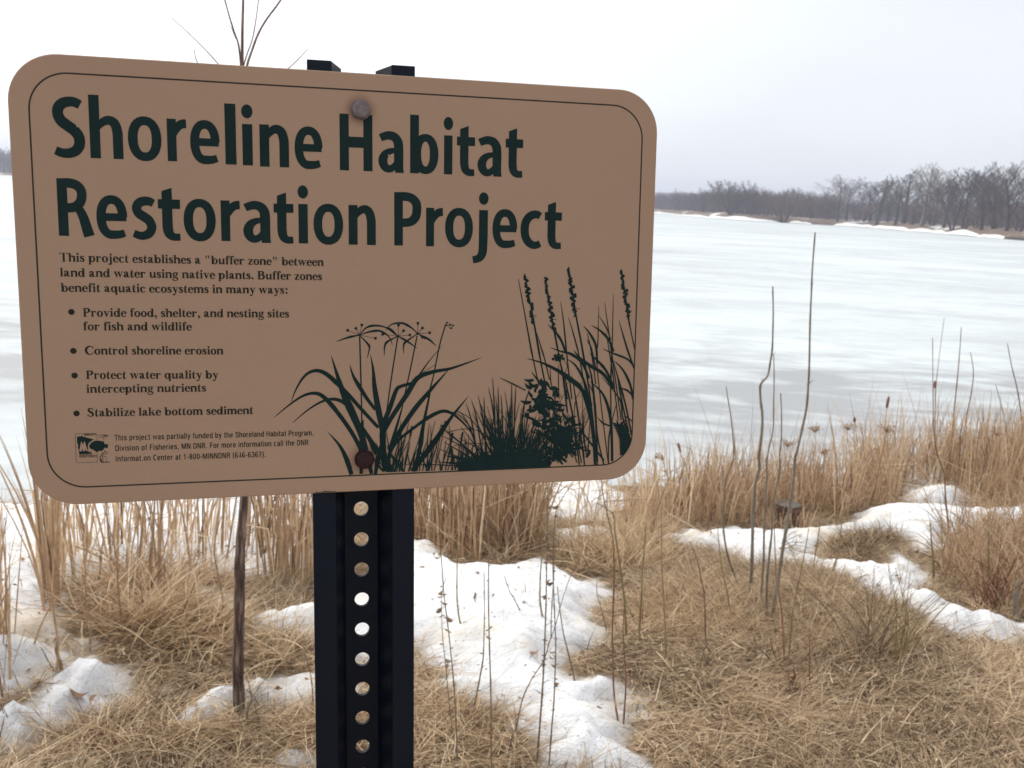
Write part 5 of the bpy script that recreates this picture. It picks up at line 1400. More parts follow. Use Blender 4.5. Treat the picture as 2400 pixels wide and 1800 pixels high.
# left: reeds at the foot of the bank behind the sapling
reed_bed("reed_bed", LS([(250, 560), (420, 470), (900, 430), (1290, 420), (1300, 600), (1000, 720), (700, 800), (420, 860), (270, 800)]), 420, .30, .85, .0085, M_reed, "thin tan reeds at the ice edge left of the sapling", (2.6, -.2), .10, .3, .5, seed=12)
reed_bed("reed_bed", LS([(1320, 420), (1750, 400), (1950, 420), (1950, 620), (1700, 680), (1450, 660), (1340, 560)]), 480, .35, .8, .009, M_reed, "dense brown reeds between the sapling and the sign post", (2.6, -.3), .08, .25, .42, seed=13)
tangle("grass_tangle", LS([(330, 900), (420, 700), (700, 600), (1250, 560), (1290, 700), (1000, 760), (960, 900), (600, 1020), (500, 1010)]), 1250, .15, .42, .006, M_reed, "tangle of broken straw and reeds left of the sapling", .58, 3, (.5, 1.5), droop=.9)
tangle("grass_tangle", LS([(600, 960), (1040, 760), (1290, 880), (1290, 1100), (1130, 1110), (1000, 1090), (830, 1080), (700, 1010)]), 1350, .12, .34, .0045, M_straw, "arching tussock of yellow grass beside the sapling", .55, 4, (.5, 1.5), (2.5, -.35), 1.5, -.4, 1.6)
tangle("grass_tangle", LS([(1380, 960), (1500, 920), (1700, 1000), (1740, 1090), (1640, 1170), (1400, 1180)]), 250, .10, .30, .0035, M_straw, "pale grass over snow between the sapling and the sign post", .62, 5, (.6, 1.5), droop=1.2)
reed_bed("reed_bed", LS([(-260, 1020), (60, 900), (110, 1180), (20, 1350), (-260, 1400)]), 150, .3, .62, .007, M_reed, "rusty reeds at the left edge of the photo", (2.6, -.4), .12, .15, .4, seed=15)
reed_bed("reed_bed", LS([(200, 640), (330, 640), (340, 800), (250, 820)]), 90, .55, .85, .010, M_reed, "small sheaf of tall reeds standing at the snow edge on the left", (2.6, -.9), .07, .1, .55, seed=16)
# middle: reeds just right of the post
reed_bed("reed_bed", MS([(-60, 380), (60, 330), (400, 300), (740, 290), (780, 400), (720, 500), (560, 560), (300, 545), (60, 430)]), 1200, .40, .78, .0085, M_reed, "dense brown reeds rising behind the post right of it", (2.8, -.28), .08, .22, .46, seed=22)
tangle("grass_tangle", MS([(60, 380), (740, 380), (760, 490), (520, 560), (280, 540), (80, 440)]), 1200, .15, .40, .005, M_reed, "broken straw at the foot of the brown reeds behind the post", .5, 6, (.4, 1.4))
tangle("grass_tangle", MS([(780, 500), (880, 440), (1250, 400), (1500, 440), (1500, 560), (1150, 600), (950, 590)]), 1900, .12, .36, .0055, M_straw, "heap of pale broken straw in the middle beyond the snow", .55, 7, (.5, 1.5), droop=.9)
reed_bed("reed_bed", MS([(1050, 250), (1300, 170), (1500, 220), (1778, 200), (1778, 330), (1560, 330), (1280, 400), (1100, 330)]), 420, .25, .75, .0075, M_reed, "sparse straw-coloured reeds below the right lower corner of the sign", (2.4, -.2), .16, .35, .55, seed=24)
# right: reed fringe along the ice
reed_bed("reed_fringe", RS([(-100, 260), (60, 150), (480, 120), (800, 110), (800, 260), (560, 320), (240, 320), (0, 330)]), 1500, .15, .60, .007, M_reed, "low reed fringe along the ice left of the stump", (2.4, -.3), .18, .35, .45, seed=31)
reed_bed("reed_fringe", RS([(740, 150), (1000, 60), (1400, 30), (2150, 20), (2150, 200), (1640, 180), (1450, 100), (1290, 110), (1190, 170), (1180, 240), (960, 240), (860, 300)]), 2300, .25, .85, .008, M_reed, "tall dense reed fringe along the ice on the right", (2.4, -.32), .18, .42, .48, seed=32)
tangle("grass_tangle", RS([(-60, 240), (840, 160), (1000, 90), (2150, 80), (2150, 210), (1180, 240), (560, 320), (0, 330)]), 3600, .15, .42, .0055, M_reed, "bent and broken straw at the foot of the reed fringe", .46, 8, (.5, 1.4), (2.4, -.35))
reed_bed("reed_fringe", RS([(1500, 420), (1896, 360), (2150, 360), (2150, 860), (1880, 850), (1720, 800), (1580, 740), (1430, 660), (1420, 480)]), 1500, .18, .60, .0045, M_reed, "thick arching clump of dry grass at the right edge", (2.6, -.5), .35, .15, .45, seed=33, droop=.8)
tangle("grass_tangle", RS([(1420, 600), (1600, 480), (2150, 420), (2150, 830), (1860, 840), (1700, 790), (1500, 720)]), 2300, .14, .45, .0035, M_thatch, "low tangle under the arching clump at the right edge", .42, 9, (.5, 1.4), droop=1.0)
tangle("grass_tangle", RS([(-60, 560), (300, 560), (740, 590), (1000, 700), (1250, 850), (1350, 1000), (1000, 1100), (500, 1000), (200, 900), (-60, 700)]), 5200, .08, .26, .003, M_thatch, "knee of grey-brown matted grass beyond the bare bank", .48, 10, (.6, 1.45), (2.0, -.4), 1.2)
tangle("grass_tangle", RS([(-200, 640), (150, 660), (300, 900), (60, 1000), (-250, 900)]), 1600, .08, .26, .003, M_straw, "dry grass between the middle snow and the stem cluster", .5, 11, (.6, 1.45), (2.0, -.4), 1.2)
tangle("grass_tangle", RS([(820, 430), (940, 370), (1060, 380), (1200, 385), (1215, 430), (1080, 450), (1060, 520), (920, 530), (830, 500)]), 1500, .06, .20, .0035, M_thatch, "tussock with blades darkened for its shaded hollow, in a gap of the snow on the right", .25, 12, (.4, 1.4), (2.0, -.9), 1.3)  # brown thatch clump; low blade tone paints in the shade of its undercut hollow
tangle("grass_tangle", LS([(0, 1650), (400, 1545), (700, 1490), (960, 1520), (1000, 1500), (1750, 1420), (1990, 1420), (1990, 1560), (1500, 1570), (1000, 1640), (0, 1700)]), 2600, .08, .26, .003, M_straw, "yellow-brown grass in the foreground left of the post", .5, 13, (1.15, 1.5), (2.0, -.4), 1.0)
tangle("grass_tangle", MS([(40, 1330), (380, 1400), (480, 1460), (440, 1500), (640, 1600), (640, 1720), (40, 1720)]), 1100, .08, .26, .003, M_straw, "yellow-brown grass in the foreground right of the post", .5, 14, (1.1, 1.5), (2.0, -.6), 1.0)
tangle("grass_tangle", RS([(-300, 1250), (500, 1200), (1200, 1100), (2000, 1000), (2100, 1750), (-200, 1750)]), 2000, .05, .20, .0026, M_straw, "blond wisps over the bare bank in the right foreground", .6, 15, (.9, 1.5), (1.6, -.1), .8, .3, .8)

reed_bed("reed_fringe", RS([(-100, 250), (1000, 60), (2150, 20), (2150, 190), (1180, 220), (500, 300), (0, 320)]), 520, .55, 1.05, .0045, M_reed, "tall thin reeds leaning out above the reed fringe on the right", (2.0, -.2), .2, .55, .55, seed=41, droop=.35)
reed_bed("reed_fringe", RS([(420, 335), (700, 335), (700, 350), (420, 350)]), 130, .08, .24, .007, M_reed, "short broken reeds in front of the stump", (2.0, -.9), .35, .4, .5, seed=42)
reed_bed("reed_bed", MS([(740, 320), (1000, 260), (1500, 180), (1500, 380), (900, 480)]), 150, .3, .8, .006, M_reed, "scattered bent reeds below the sign's right end", (2.0, -.5), .3, .6, .6, seed=43, droop=.6)

# ------------------------------------------------------------------ single stems and stalks
def tube(pts, rad, sides=6):
    """pts (n,3), rad (n) -> V,F with end caps"""
    pts = np.asarray(pts, float); n = len(pts)
    d = np.gradient(pts, axis=0); d /= np.linalg.norm(d, axis=1, keepdims=True) + 1e-9
    ref = np.array([0.3, 1.0, 0.1]); V = []
    for i in range(n):
        a = np.cross(d[i], ref); a /= np.linalg.norm(a) + 1e-9; b = np.cross(d[i], a)
        for k in range(sides):
            t = 2 * math.pi * k / sides; V.append(pts[i] + (a * math.cos(t) + b * math.sin(t)) * rad[i])
    F = [(i * sides + k, i * sides + (k + 1) % sides, (i + 1) * sides + (k + 1) % sides, (i + 1) * sides + k) for i in range(n - 1) for k in range(sides)]
    F += [tuple(range(sides))[::-1], tuple((n - 1) * sides + k for k in range(sides))]
    return V, F
class Bundle:
    def __init__(s): s.V, s.F, s.T = [], [], []
    def add(s, V, F, tone=.5, jit=.12):
        b = len(s.V); s.V += [tuple(v) for v in V]; s.F += [tuple(i + b for i in f) for f in F]
        s.T += [min(max(tone + random.gauss(0, jit), 0), 1) for _ in V]
    def build(s, name, mat, parent=None, origin=(0, 0, 0)):
        o = mesh_pd(name, [(v[0] - origin[0], v[1] - origin[1], v[2] - origin[2]) for v in s.V], s.F, mat, parent, True)
        at = o.data.attributes.new("tone", 'FLOAT', 'POINT'); at.data.foreach_set("value", s.T)
        if parent is None: o.location = origin
        return o
def world_line(px_pts, wander=.012, Y=None, sub=4):
    base = on_ground(*px_pts[0]); Yb = base[1] if Y is None else Y
    dense = cat([(x, y) for x, y in px_pts], sub) if len(px_pts) > 2 else [tuple(np.array(px_pts[0]) * (1 - t) + np.array(px_pts[1]) * t) for t in np.linspace(0, 1, 6)]
    out = []; ph = random.uniform(0, 6)
    for i, (x, y) in enumerate(dense):
        out.append(at_depth(x, y, Yb + wander * math.sin(ph + i * .5) * min(i, 6) / 6))
    out = np.array(out)
    if Y is None: out[0, 2] -= .02
    return out, Yb
def stem_mesh(bn, px_pts, wpx, tone=.5, tip=.35, nodes=True, Y=None, sub=4):
    P, Yb = world_line(px_pts, Y=Y, sub=sub)
    n = len(P); r0 = wpx * .5 * Yb / FPX
    rad = np.array([r0 * (1 - (1 - tip) * i / (n - 1)) * (1.22 if nodes and i % 4 == 2 else 1) for i in range(n)])
    bn.add(*tube(P, rad), tone)
    return P, rad, Yb
def twiglets(bn, P, rad, n, L, tone=.4, spread=1.0):
    for k in range(n):
        i = random.randrange(len(P) // 4, len(P) - 1)
        a = random.uniform(0, 6.28); d = np.array([math.cos(a) * spread, math.sin(a) * spread, random.uniform(.4, 1.2)]); d /= np.linalg.norm(d)
        q = P[i] + d * L * random.uniform(.4, 1)
        bn.add(*tube([P[i], (P[i] + q) / 2 + np.array([0, 0, L * .05]), q], [rad[i] * .45, rad[i] * .35, rad[i] * .2], 4), tone)
def buds(bn, P, rad, n, size, tone=.4):
    for k in range(n):
        i = random.randrange(len(P) // 5, len(P)); a = random.uniform(0, 6.28)
        d = np.array([math.cos(a), math.sin(a), random.uniform(-.4, .8)]); s = size * random.uniform(.5, 1.3)
        c = P[i] + d * (rad[i] + s * .7)
        bn.add(*tube([P[i], c, c + d * s], [rad[i] * .3, s * .45, s * .1], 5), tone)
def curled_leaf(bn, c, L, ang, tone=.5):
    R_ = random; a = ang; V, F = [], []
    u = np.array([math.cos(a), math.sin(a) * .5, R_.uniform(-.5, .5)]); u /= np.linalg.norm(u); s = np.cross(u, [R_.gauss(0, .5), R_.gauss(0, .5), 1.0]); s /= np.linalg.norm(s); nrm = np.cross(u, s)
    n = 6
    for i in range(n):
        t = i / (n - 1); w = L * .32 * math.sin(math.pi * min(t * .92 + .06, 1)) ** .8
        o = c + u * L * t + nrm * L * .25 * math.sin(t * 2.6)
        V += [o - s * w + nrm * w * .6, o - nrm * w * .1, o + s * w + nrm * w * .6]
    for i in range(n - 1):
        for k in range(2): F.append((3 * i + k, 3 * i + k + 1, 3 * i + k + 4, 3 * i + k + 3))
    bn.add(V, F, tone)
    b2 = len(bn.V)

K2 = lambda p: MS(p); K3 = lambda p: RS(p); K4 = lambda p: P2(p, 1500, 500, .42194)
# (points, width px, material, tone, label, group, twigs, buds)
STEMS = [
 (K2([(478, 1760), (475, 1250), (468, 1000), (462, 700), (465, 300), (455, 100), (452, 20)]), 4.5, M_brownstem, .5, "upright brown weed stalk nearest the post, crossing the snow to the lower frame edge", 0, 14),
 (K2([(370, 1390), (400, 1230), (428, 1080), (435, 1000), (440, 780), (437, 570)]), 5, M_brownstem, .45, "brown stalk bowed near its foot, second from the post in the snow", 0, 4),
 (K2([(290, 1720), (285, 1500), (270, 1200), (240, 900), (215, 700), (205, 560), (195, 430), (180, 200), (165, 60)]), 4, M_brownstem, .4, "thin leaning weed stalk with dead florets just right of the post", 6, 16),
 (K2([(300, 1640), (255, 1400), (225, 1100), (205, 900), (203, 700), (225, 600)]), 3.2, M_brownstem, .45, "fine weed stalk beside the thin leaning stalk right of the post", 5, 14),
 (K2([(335, 975), (310, 870), (295, 800), (287, 700), (287, 600), (290, 380)]), 6, M_olive, .5, "olive shoot curving out of the snow, upper left of the middle snow patch", 0, 0),
 (K2([(720, 910), (675, 850), (640, 790), (600, 710), (580, 680), (550, 590)]), 4.5, M_greystem, .2, "dark bent shoot leaning left out of the middle of the snow", 0, 0),
 (K2([(560, 1680), (590, 1500), (620, 1420), (650, 1280), (700, 1170), (770, 1060), (800, 960), (830, 880), (880, 700), (930, 560)]), 4, M_brownstem, .35, "long brown stalk leaning right across the snow", 2, 6),
 (K2([(725, 1700), (745, 1450), (760, 1250), (770, 1080), (775, 950), (783, 700), (785, 500), (790, 300), (790, 100)]), 5.5, M_brownstem, .42, "tall brown weed stalk rising through the middle of the snow", 8, 22),
 (K2([(795, 1680), (815, 1420), (825, 1300), (833, 1100), (835, 950), (825, 700), (820, 500), (830, 300), (850, 200), (930, 75)]), 4.2, M_brownstem, .4, "tall brown weed stalk forking right, just right of the tallest snow stalk", 8, 20),
 (K2([(810, 1000), (812, 800), (826, 560), (822, 330)]), 3.5, M_brownstem, .45, "thin straight weed stalk with curled leaves between two tall snow stalks", 3, 10),
 (K2([(950, 1220), (925, 1100), (900, 1000), (880, 920), (870, 860), (855, 750), (845, 650)]), 5, M_brownstem, .3, "smooth dark stalk leaning left right of the tall weed stalks", 0, 0),
 (K2([(785, 910), (765, 830), (750, 750), (748, 660), (752, 560), (765, 430)]), 6.5, M_olive, .45, "thick olive shoot bowed beside the tall weed stalks", 0, 0),
 (K2([(1190, 1430), (1165, 1300), (1155, 1150), (1152, 1000), (1150, 900), (1160, 600), (1158, 480), (1155, 400), (1130, 280), (1100, 150), (1088, 40)]), 5.5, M_redstem, .5, "tall red-brown shoot at the right border of the snow with a crooked top", 0, 0),
 (K2([(1210, 1440), (1225, 1200), (1218, 1050), (1210, 900), (1216, 750)]), 5, M_redstem, .4, "short red-brown shoot growing from a thick stub at the snow border", 0, 0),
 (K2([(1230, 960), (1222, 820), (1215, 700), (1200, 600), (1185, 480), (1165, 350), (1160, 260), (1120, 220), (1070, 190)]), 6.5, M_olive, .4, "olive shoot with a broken top pointing left", 0, 0),
 (K2([(1295, 980), (1303, 850), (1312, 700), (1315, 580), (1328, 440), (1335, 300)]), 7, M_olive, .5, "stout olive shoot standing in the straw heap", 0, 0),
 (K2([(1290, 870), (1265, 820), (1240, 770), (1222, 720)]), 4, M_olive, .4, "short leaning olive shoot at the foot of the stout shoot", 0, 0),
 (K2([(1120, 900), (1085, 760), (1065, 690), (1065, 600)]), 3.4, M_brownstem, .5, "thin straw stalk at the right side of the stained snow", 0, 0),
 (K2([(1455, 1100), (1445, 960), (1440, 800), (1430, 640), (1423, 500), (1425, 250)]), 5.5, M_olive, .55, "lone yellow-green shoot in the open grass right of the snow", 0, 2),
 (K2([(1320, 920), (1318, 830), (1325, 740)]), 3.5, M_redstem, .5, "short red shoot right of the stout olive shoot", 0, 0),
 (K3([(130, 1010), (125, 850), (120, 700), (100, 600), (80, 500), (40, 400)]), 4.5, M_brownstem, .25, "dark stalk rising from a small brown mound of grass", 2, 2),
 (K3([(270, 880), (262, 780), (250, 700), (230, 600), (210, 500), (192, 300)]), 4.5, M_olive, .5, "olive shoot left of the grey stem cluster", 0, 0),
 (K3([(320, 690), (285, 580), (250, 480), (232, 380), (225, 300), (228, 200), (240, 60)]) + K4([(520, 1350), (515, 1230), (505, 1130), (490, 1040), (478, 960)]), 5.5, M_greystem, .35, "grey stem with a curved top, leftmost of the grey stem cluster", 0, 0),
 (K3([(375, 735), (380, 600), (385, 500), (390, 300), (400, 100), (425, 0)]) + K4([(660, 1350), (675, 1230), (680, 1130), (670, 1040), (668, 960), (685, 930), (710, 900), (725, 820), (735, 750), (738, 650), (740, 550), (737, 405)]), 8.5, M_greystem, .5, "tall grey stem with a dog-leg bend halfway up over the ice", 2, 0),
 (K3([(430, 780), (440, 640), (450, 500), (452, 350), (457, 200), (468, 40)]) + K4([(705, 1370), (720, 1290), (740, 1200), (743, 1050), (745, 900), (742, 780)]), 6, M_greystem, .45, "grey stem forking behind the dog-leg stem", 1, 0),
 (K3([(465, 870), (465, 740), (470, 600), (482, 470), (495, 350), (505, 180), (540, 0)]) + K4([(775, 1350), (785, 1250), (786, 1100), (781, 1000)]), 6.5, M_greystem, .4, "grey stem with a dark foot, third from the left in the cluster", 0, 0),
 (K3([(490, 850), (505, 760), (525, 640), (540, 550), (560, 420), (580, 300), (598, 180), (620, 20)]) + K4([(860, 1360), (870, 1330), (900, 1200), (925, 1080), (935, 950), (940, 850), (945, 600), (952, 440), (958, 300), (973, 105)]), 9, M_greystem, .5, "tallest grey stem, its tip reaching the upper half of the ice", 4, 0),
 (K3([(565, 1100), (560, 950), (550, 800), (535, 690), (520, 600), (512, 420), (508, 280)]), 5.5, M_redstem, .75, "orange-brown upright shoot in front of the grey stems", 0, 0),
 (K3([(585, 1090), (598, 950), (610, 800), (630, 690), (650, 600), (680, 450), (700, 330)]), 5, M_olive, .5, "golden-olive shoot leaning right beside the orange-brown shoot", 2, 0),
 (K3([(560, 1150), (520, 1050), (500, 1000), (480, 920)]), 4, M_redstem, .4, "short red shoot leaning left in the low clump", 0, 0),
 (K3([(550, 1140), (490, 1060), (440, 1010), (405, 960), (390, 920)]), 3.6, M_redstem, .35, "second short red shoot leaning farther left in the low clump", 1, 0),
 (K3([(590, 1140), (650, 1080), (720, 1000), (750, 930)]), 3.6, M_redstem, .4, "short red shoot leaning right in the low clump", 1, 0),
 (K3([(705, 1215), (704, 1050), (705, 880)]), 3.8, M_redstem, .5, "straight thin red shoot right of the low clump", 0, 0),
 (K3([(820, 620), (840, 540), (865, 450), (885, 290)]), 5, M_olive, .55, "cut olive shoot standing before the snow and darkened tussock", 0, 0),
 (K3([(720, 570), (740, 450), (760, 320), (775, 100)]), 4, M_olive, .5, "thin olive shoot left of the cut olive shoot", 0, 0),
 (K3([(1395, 640), (1390, 500), (1382, 400), (1375, 300)]), 6.5, M_olive, .45, "cut olive stub on the right, left of two others in the snow", 0, 0),
 (K3([(1438, 560), (1440, 460), (1446, 370)]), 5, M_olive, .6, "shorter cut stub just right of the left one in the snow", 0, 0),
 (K3([(1695, 740), (1698, 560), (1699, 330)]), 9, M_olive, .5, "thick cut stub in the grass clump at the right", 0, 0),
 (K3([(1855, 840), (1850, 730), (1868, 610)]), 17, M_greystem, .35, "thick grey-brown stub at the right edge of the photo", 0, 0),
 (K3([(1490, 460), (1475, 300), (1460, 150), (1452, 20)]) + K4([(1655, 1350), (1632, 1200), (1628, 1000), (1625, 690)]), 4, M_redstem, .35, "dark red wand rising from the right snow, leftmost of three over the ice", 3, 0),
 (K4([(1722, 1400), (1740, 1150), (1760, 950), (1775, 780), (1785, 630)]), 3.8, M_redstem, .45, "tallest dark red wand on the right over the ice", 2, 0),
 (K4([(1770, 1400), (1810, 1150), (1840, 1000), (1852, 880), (1835, 770)]), 3.6, M_redstem, .4, "dark red wand with a hooked top right of the tallest wand", 2, 0),
 (K4([(2130, 1420), (2125, 1200), (2100, 1000), (2065, 850), (2040, 720)]), 4, M_redstem, .4, "dark red wand leaning left near the right edge", 3, 0),
 (K4([(2060, 1400), (2035, 1200), (2010, 1080), (1975, 950)]), 3, M_redstem, .4, "thin red wand leaning left of the one near the right edge", 2, 0),
 (K4([(1640, 1400), (1640, 1100), (1650, 900), (1690, 580)]), 2.6, M_greystem, .5, "hair-thin grey wand crossing the leftmost red wand", 0, 0),
]
STEM_GROUP = "stems and stalks standing on the bank"
for pts, w, mt, tn_, lb, tw, bd in STEMS:
    bn = Bundle()
    P, rad, Yb = stem_mesh(bn, pts, w, tn_, sub=3 if len(pts) > 8 else 5)
    if tw: twiglets(bn, P, rad, tw, .035, tn_)
    buds(bn, P, rad, bd if bd else 5, .0045 if bd else .003, .35)
    if not tw and w < 9: twiglets(bn, P, rad, 1, .02, tn_)
    if tw >= 5:
        for q in range(5): curled_leaf(bn, P[random.randrange(len(P) // 3, len(P))], .018, random.uniform(0, 6.28), .6)
    base = tuple(P[0])
    nm = "weed_stalk" if mt is M_brownstem else ("red_shoot" if mt is M_redstem else ("olive_shoot" if mt is M_olive else "grey_stem"))
    o = bn.build(nm, mt, None, base)
    tag(o, lb, "stalk" if mt is M_brownstem else "stem", STEM_GROUP)

# cattails: stem + brown spike
for top, basep, lb in ((K4([(1641, 930), (1638, 972)]), K4([(1650, 1400)])[0], "small dark cattail head low over the ice, right of the others"),
                       (K4([(1382, 1018), (1370, 1082)]), K4([(1345, 1400)])[0], "plump brown cattail head in the reed fringe"),
                       (K4([(1192, 1133), (1192, 1160)]), K4([(1185, 1420)])[0], "short cattail head left of the plump one"),
                       (K4([(212, 1275), (224, 1330)]), K4([(262, 1560)])[0], "thin dark cattail head just right of the sign corner")):
    Yb = on_ground(basep[0], min(basep[1], 1130 + 0))[1]
    Yb = min(Yb, 7.3)
    g0 = np.array([ray(*basep)[0] / ray(*basep)[1] * Yb, Yb, 0]); g0[2] = float(surf_z(g0[0], g0[1])); g0[2] = max(g0[2], LAKE)
    t0, t1 = at_depth(*top[1], Yb), at_depth(*top[0], Yb)
    r = empty("cattail", tuple(g0)); bn = Bundle()
    bn.add(*tube([g0, (g0 + t0) / 2 + np.array([.01, 0, 0]), t0, t1 + (t1 - t0) * .35], [.0035, .003, .0025, .001], 5), .5); bn.build("stem", M_reed, r, tuple(g0))
    bn = Bundle(); dd = t1 - t0
    bn.add(*tube([t0, t0 + dd * .08, t0 + dd * .5, t0 + dd * .92, t1], [.003, .0095, .011, .0095, .003], 10), .35, .2); bn.build("spike", M_redstem, r, tuple(g0))
    tag(r, lb, "cattail", "cattails in the reeds")
# dried flower clusters
for c, basep, spread_, lb in (((K4([(820, 1275)])[0]), K4([(800, 1480)])[0], 46, "loose tan dried flower head left of the tallest grey stem"),
                              ((K4([(1155, 1180)])[0]), K4([(1140, 1460)])[0], 48, "dense tan dried flower head at the left end of the tall reeds"),
                              ((K4([(1375, 1192)])[0]), K4([(1400, 1460)])[0], 40, "tan dried flower head drooping in the tall reeds"),
                              ((K4([(975, 1195)])[0]), K4([(985, 1440)])[0], 30, "small dried flower head right of the tallest grey stem"),
                              ((K4([(1025, 1320)])[0]), K4([(1000, 1480)])[0], 26, "low dried flower head below the small one"),
                              ((K4([(1985, 1215)])[0]), K4([(1990, 1460)])[0], 50, "broad dried flower head near the right edge"),
                              (K3([(1700, 280)])[0], K3([(1740, 480)])[0], 40, "dried flower head standing against the right snow")):
    Yb = 6.3 if c[1] < 1150 else 5.6
    g0 = at_depth(basep[0], basep[1], Yb); g0[2] = max(float(surf_z(g0[0], g0[1])), LAKE)
    r = empty("dried_flower", tuple(g0)); cc = at_depth(*c, Yb); bn = Bundle()
    neck = cc - np.array([0, 0, .03])
    bn.add(*tube([g0, (g0 + neck) / 2 + np.array([.012, 0, 0]), neck], [.003, .0025, .002], 5), .45); bn.build("stem", M_reed, r, tuple(g0))
    bn = Bundle(); s_ = spread_ * .42 * Yb / FPX * .8
    for k in range(46):
        q = cc + np.array([random.gauss(0, s_ * .75), random.gauss(0, s_ * .6), random.gauss(0, s_ * .42)])
        bn.add(*tube([neck, (neck + q) / 2 + np.array([0, 0, .004]), q], [.0008, .0007, .0006], 3), .5)
        bn.add(*tube([q - np.array([0, 0, .004]), q, q + np.array([0, 0, .005])], [.001, .0048, .001], 5), .55, .2)
    bn.build("flower_head", M_reed, r, tuple(g0))
    tag(r, lb, "dried flower", "dried flower heads in the reeds")
# drooping seed head by the sign corner
g0 = on_ground(*K4([(170, 1560)])[0]); r = empty("seed_stalk", tuple(g0)); Yb = g0[1]
bn = Bundle(); P = [g0] + [at_depth(*q, Yb) for q in K4([(158, 1490), (142, 1430), (125, 1360), (108, 1330), (96, 1338)])]
bn.add(*tube(P, np.linspace(.004, .0015, len(P)), 5), .4); bn.build("stem", M_brownstem, r, tuple(g0))
bn = Bundle()
for k in range(90):
    t = random.random(); i = min(int(2 + t * 3), 4); q = P[i] * (1 - t % 1) + P[min(i + 1, 5)] * (t % 1) + np.array([random.gauss(0, .012), random.gauss(0, .012), random.gauss(0, .01) - .012])
    bn.add(*tube([q, q + np.array([random.gauss(0, .004), 0, -.012])], [.003, .001], 4), .4, .2)
sh_ = bn.build("seed_head", M_litter, r, tuple(g0)); sh_["kind"] = "stuff"; tag(r, "brown drooping seed head just right of the sign's lower right corner", "seed head")

# low bushes of many thin shoots
def fan_bush(base_px, n, tips, wpx, mat, label, tone=.45, name="twiggy_bush"):
    g0 = on_ground(*base_px); Yb = g0[1]; bn = Bundle()
    for k in range(n):
        t = tips[k % len(tips)]
        tx, ty = t[0] + random.gauss(0, 26), t[1] + abs(random.gauss(0, 45)) - 10
        bx = base_px[0] + random.gauss(0, 13); by = base_px[1] - abs(random.gauss(0, 7))
        b0 = at_depth(bx, by, Yb + random.gauss(0, .05)); b0[2] = float(surf_z(b0[0], b0[1])) - .01
        e = at_depth(tx, ty, Yb + random.gauss(0, .14))
        m1 = b0 * .5 + e * .5 + np.array([(b0[0] - e[0]) * .14, random.gauss(0, .012), .02])
        r0 = wpx * .5 * Yb / FPX * random.uniform(.5, 1.1)
        P = np.array(cat([tuple(b0), tuple(m1), tuple(e)], 5)); rad = np.linspace(r0, r0 * .35, len(P))
        bn.add(*tube(P, rad, 5), tone + random.gauss(0, .15))
        if random.random() < .8: twiglets(bn, P, rad, 4, .08, tone)
    o = bn.build(name, mat, None, tuple(g0)); tag(o, label, "bush", "low twiggy bushes on the bank"); return o
fan_bush(K3([(1040, 1080)])[0], 34, K3([(740, 640), (800, 560), (860, 620), (930, 700), (1000, 560), (1040, 500), (1110, 620), (1180, 600), (1240, 640), (1300, 700), (1380, 780), (1450, 760), (1240, 860)]), 3.0, M_brownstem, "grey-brown twiggy bush fanning up in front of the right snow", .35)
fan_bush(K3([(1190, 1080)])[0], 22, K3([(1100, 480), (1180, 420), (1250, 560), (1330, 620), (1500, 560), (1620, 500), (1700, 520)]), 3.2, M_olive, "loose bush of arching shoots right of the grey-brown twiggy bush", .6)
fan_bush(K3([(590, 1260)])[0], 22, K3([(500, 1120), (560, 1080), (620, 1060), (680, 1120), (540, 1010), (640, 1180)]), 3.4, M_redstem, "low dark tuft at the foot of the orange-brown shoot", .3, "shoot_tuft")
fan_bush(K3([(560, 500)])[0], 14, K3([(620, 380), (640, 350), (660, 420), (700, 480), (700, 360)]), 3.0, M_olive, "small fan of thin shoots in the snow behind the grey stems", .5)
fan_bush(K3([(1700, 790)])[0], 34, K3([(1500, 520), (1580, 440), (1660, 420), (1760, 380), (1850, 430), (1896, 520), (1560, 640)]), 4.0, M_redstem, "dark red-brown bush inside the grass clump at the right edge", .3)
fan_bush(K3([(140, 1120)])[0], 12, K3([(90, 1010), (130, 980), (190, 1040), (70, 1060)]), 4, M_brownstem, "little brown mound of twigs left of the low clump", .3, "shoot_tuft")
fan_bush(MS([(1700, 1420)])[0], 1, MS([(1690, 1380)]), 3, M_brownstem, "single short twig in the open grass", .3, "short_twig")
fan_bush(LS([(1360, 1410)])[0], 26, LS([(1200, 1250), (1240, 1180), (1290, 1130), (1380, 1150), (1430, 1200), (1500, 1190), (1560, 1230), (1620, 1280), (1480, 1100)]), 3, M_greystem, "thin grey shoots around the foot of the sapling", .45)

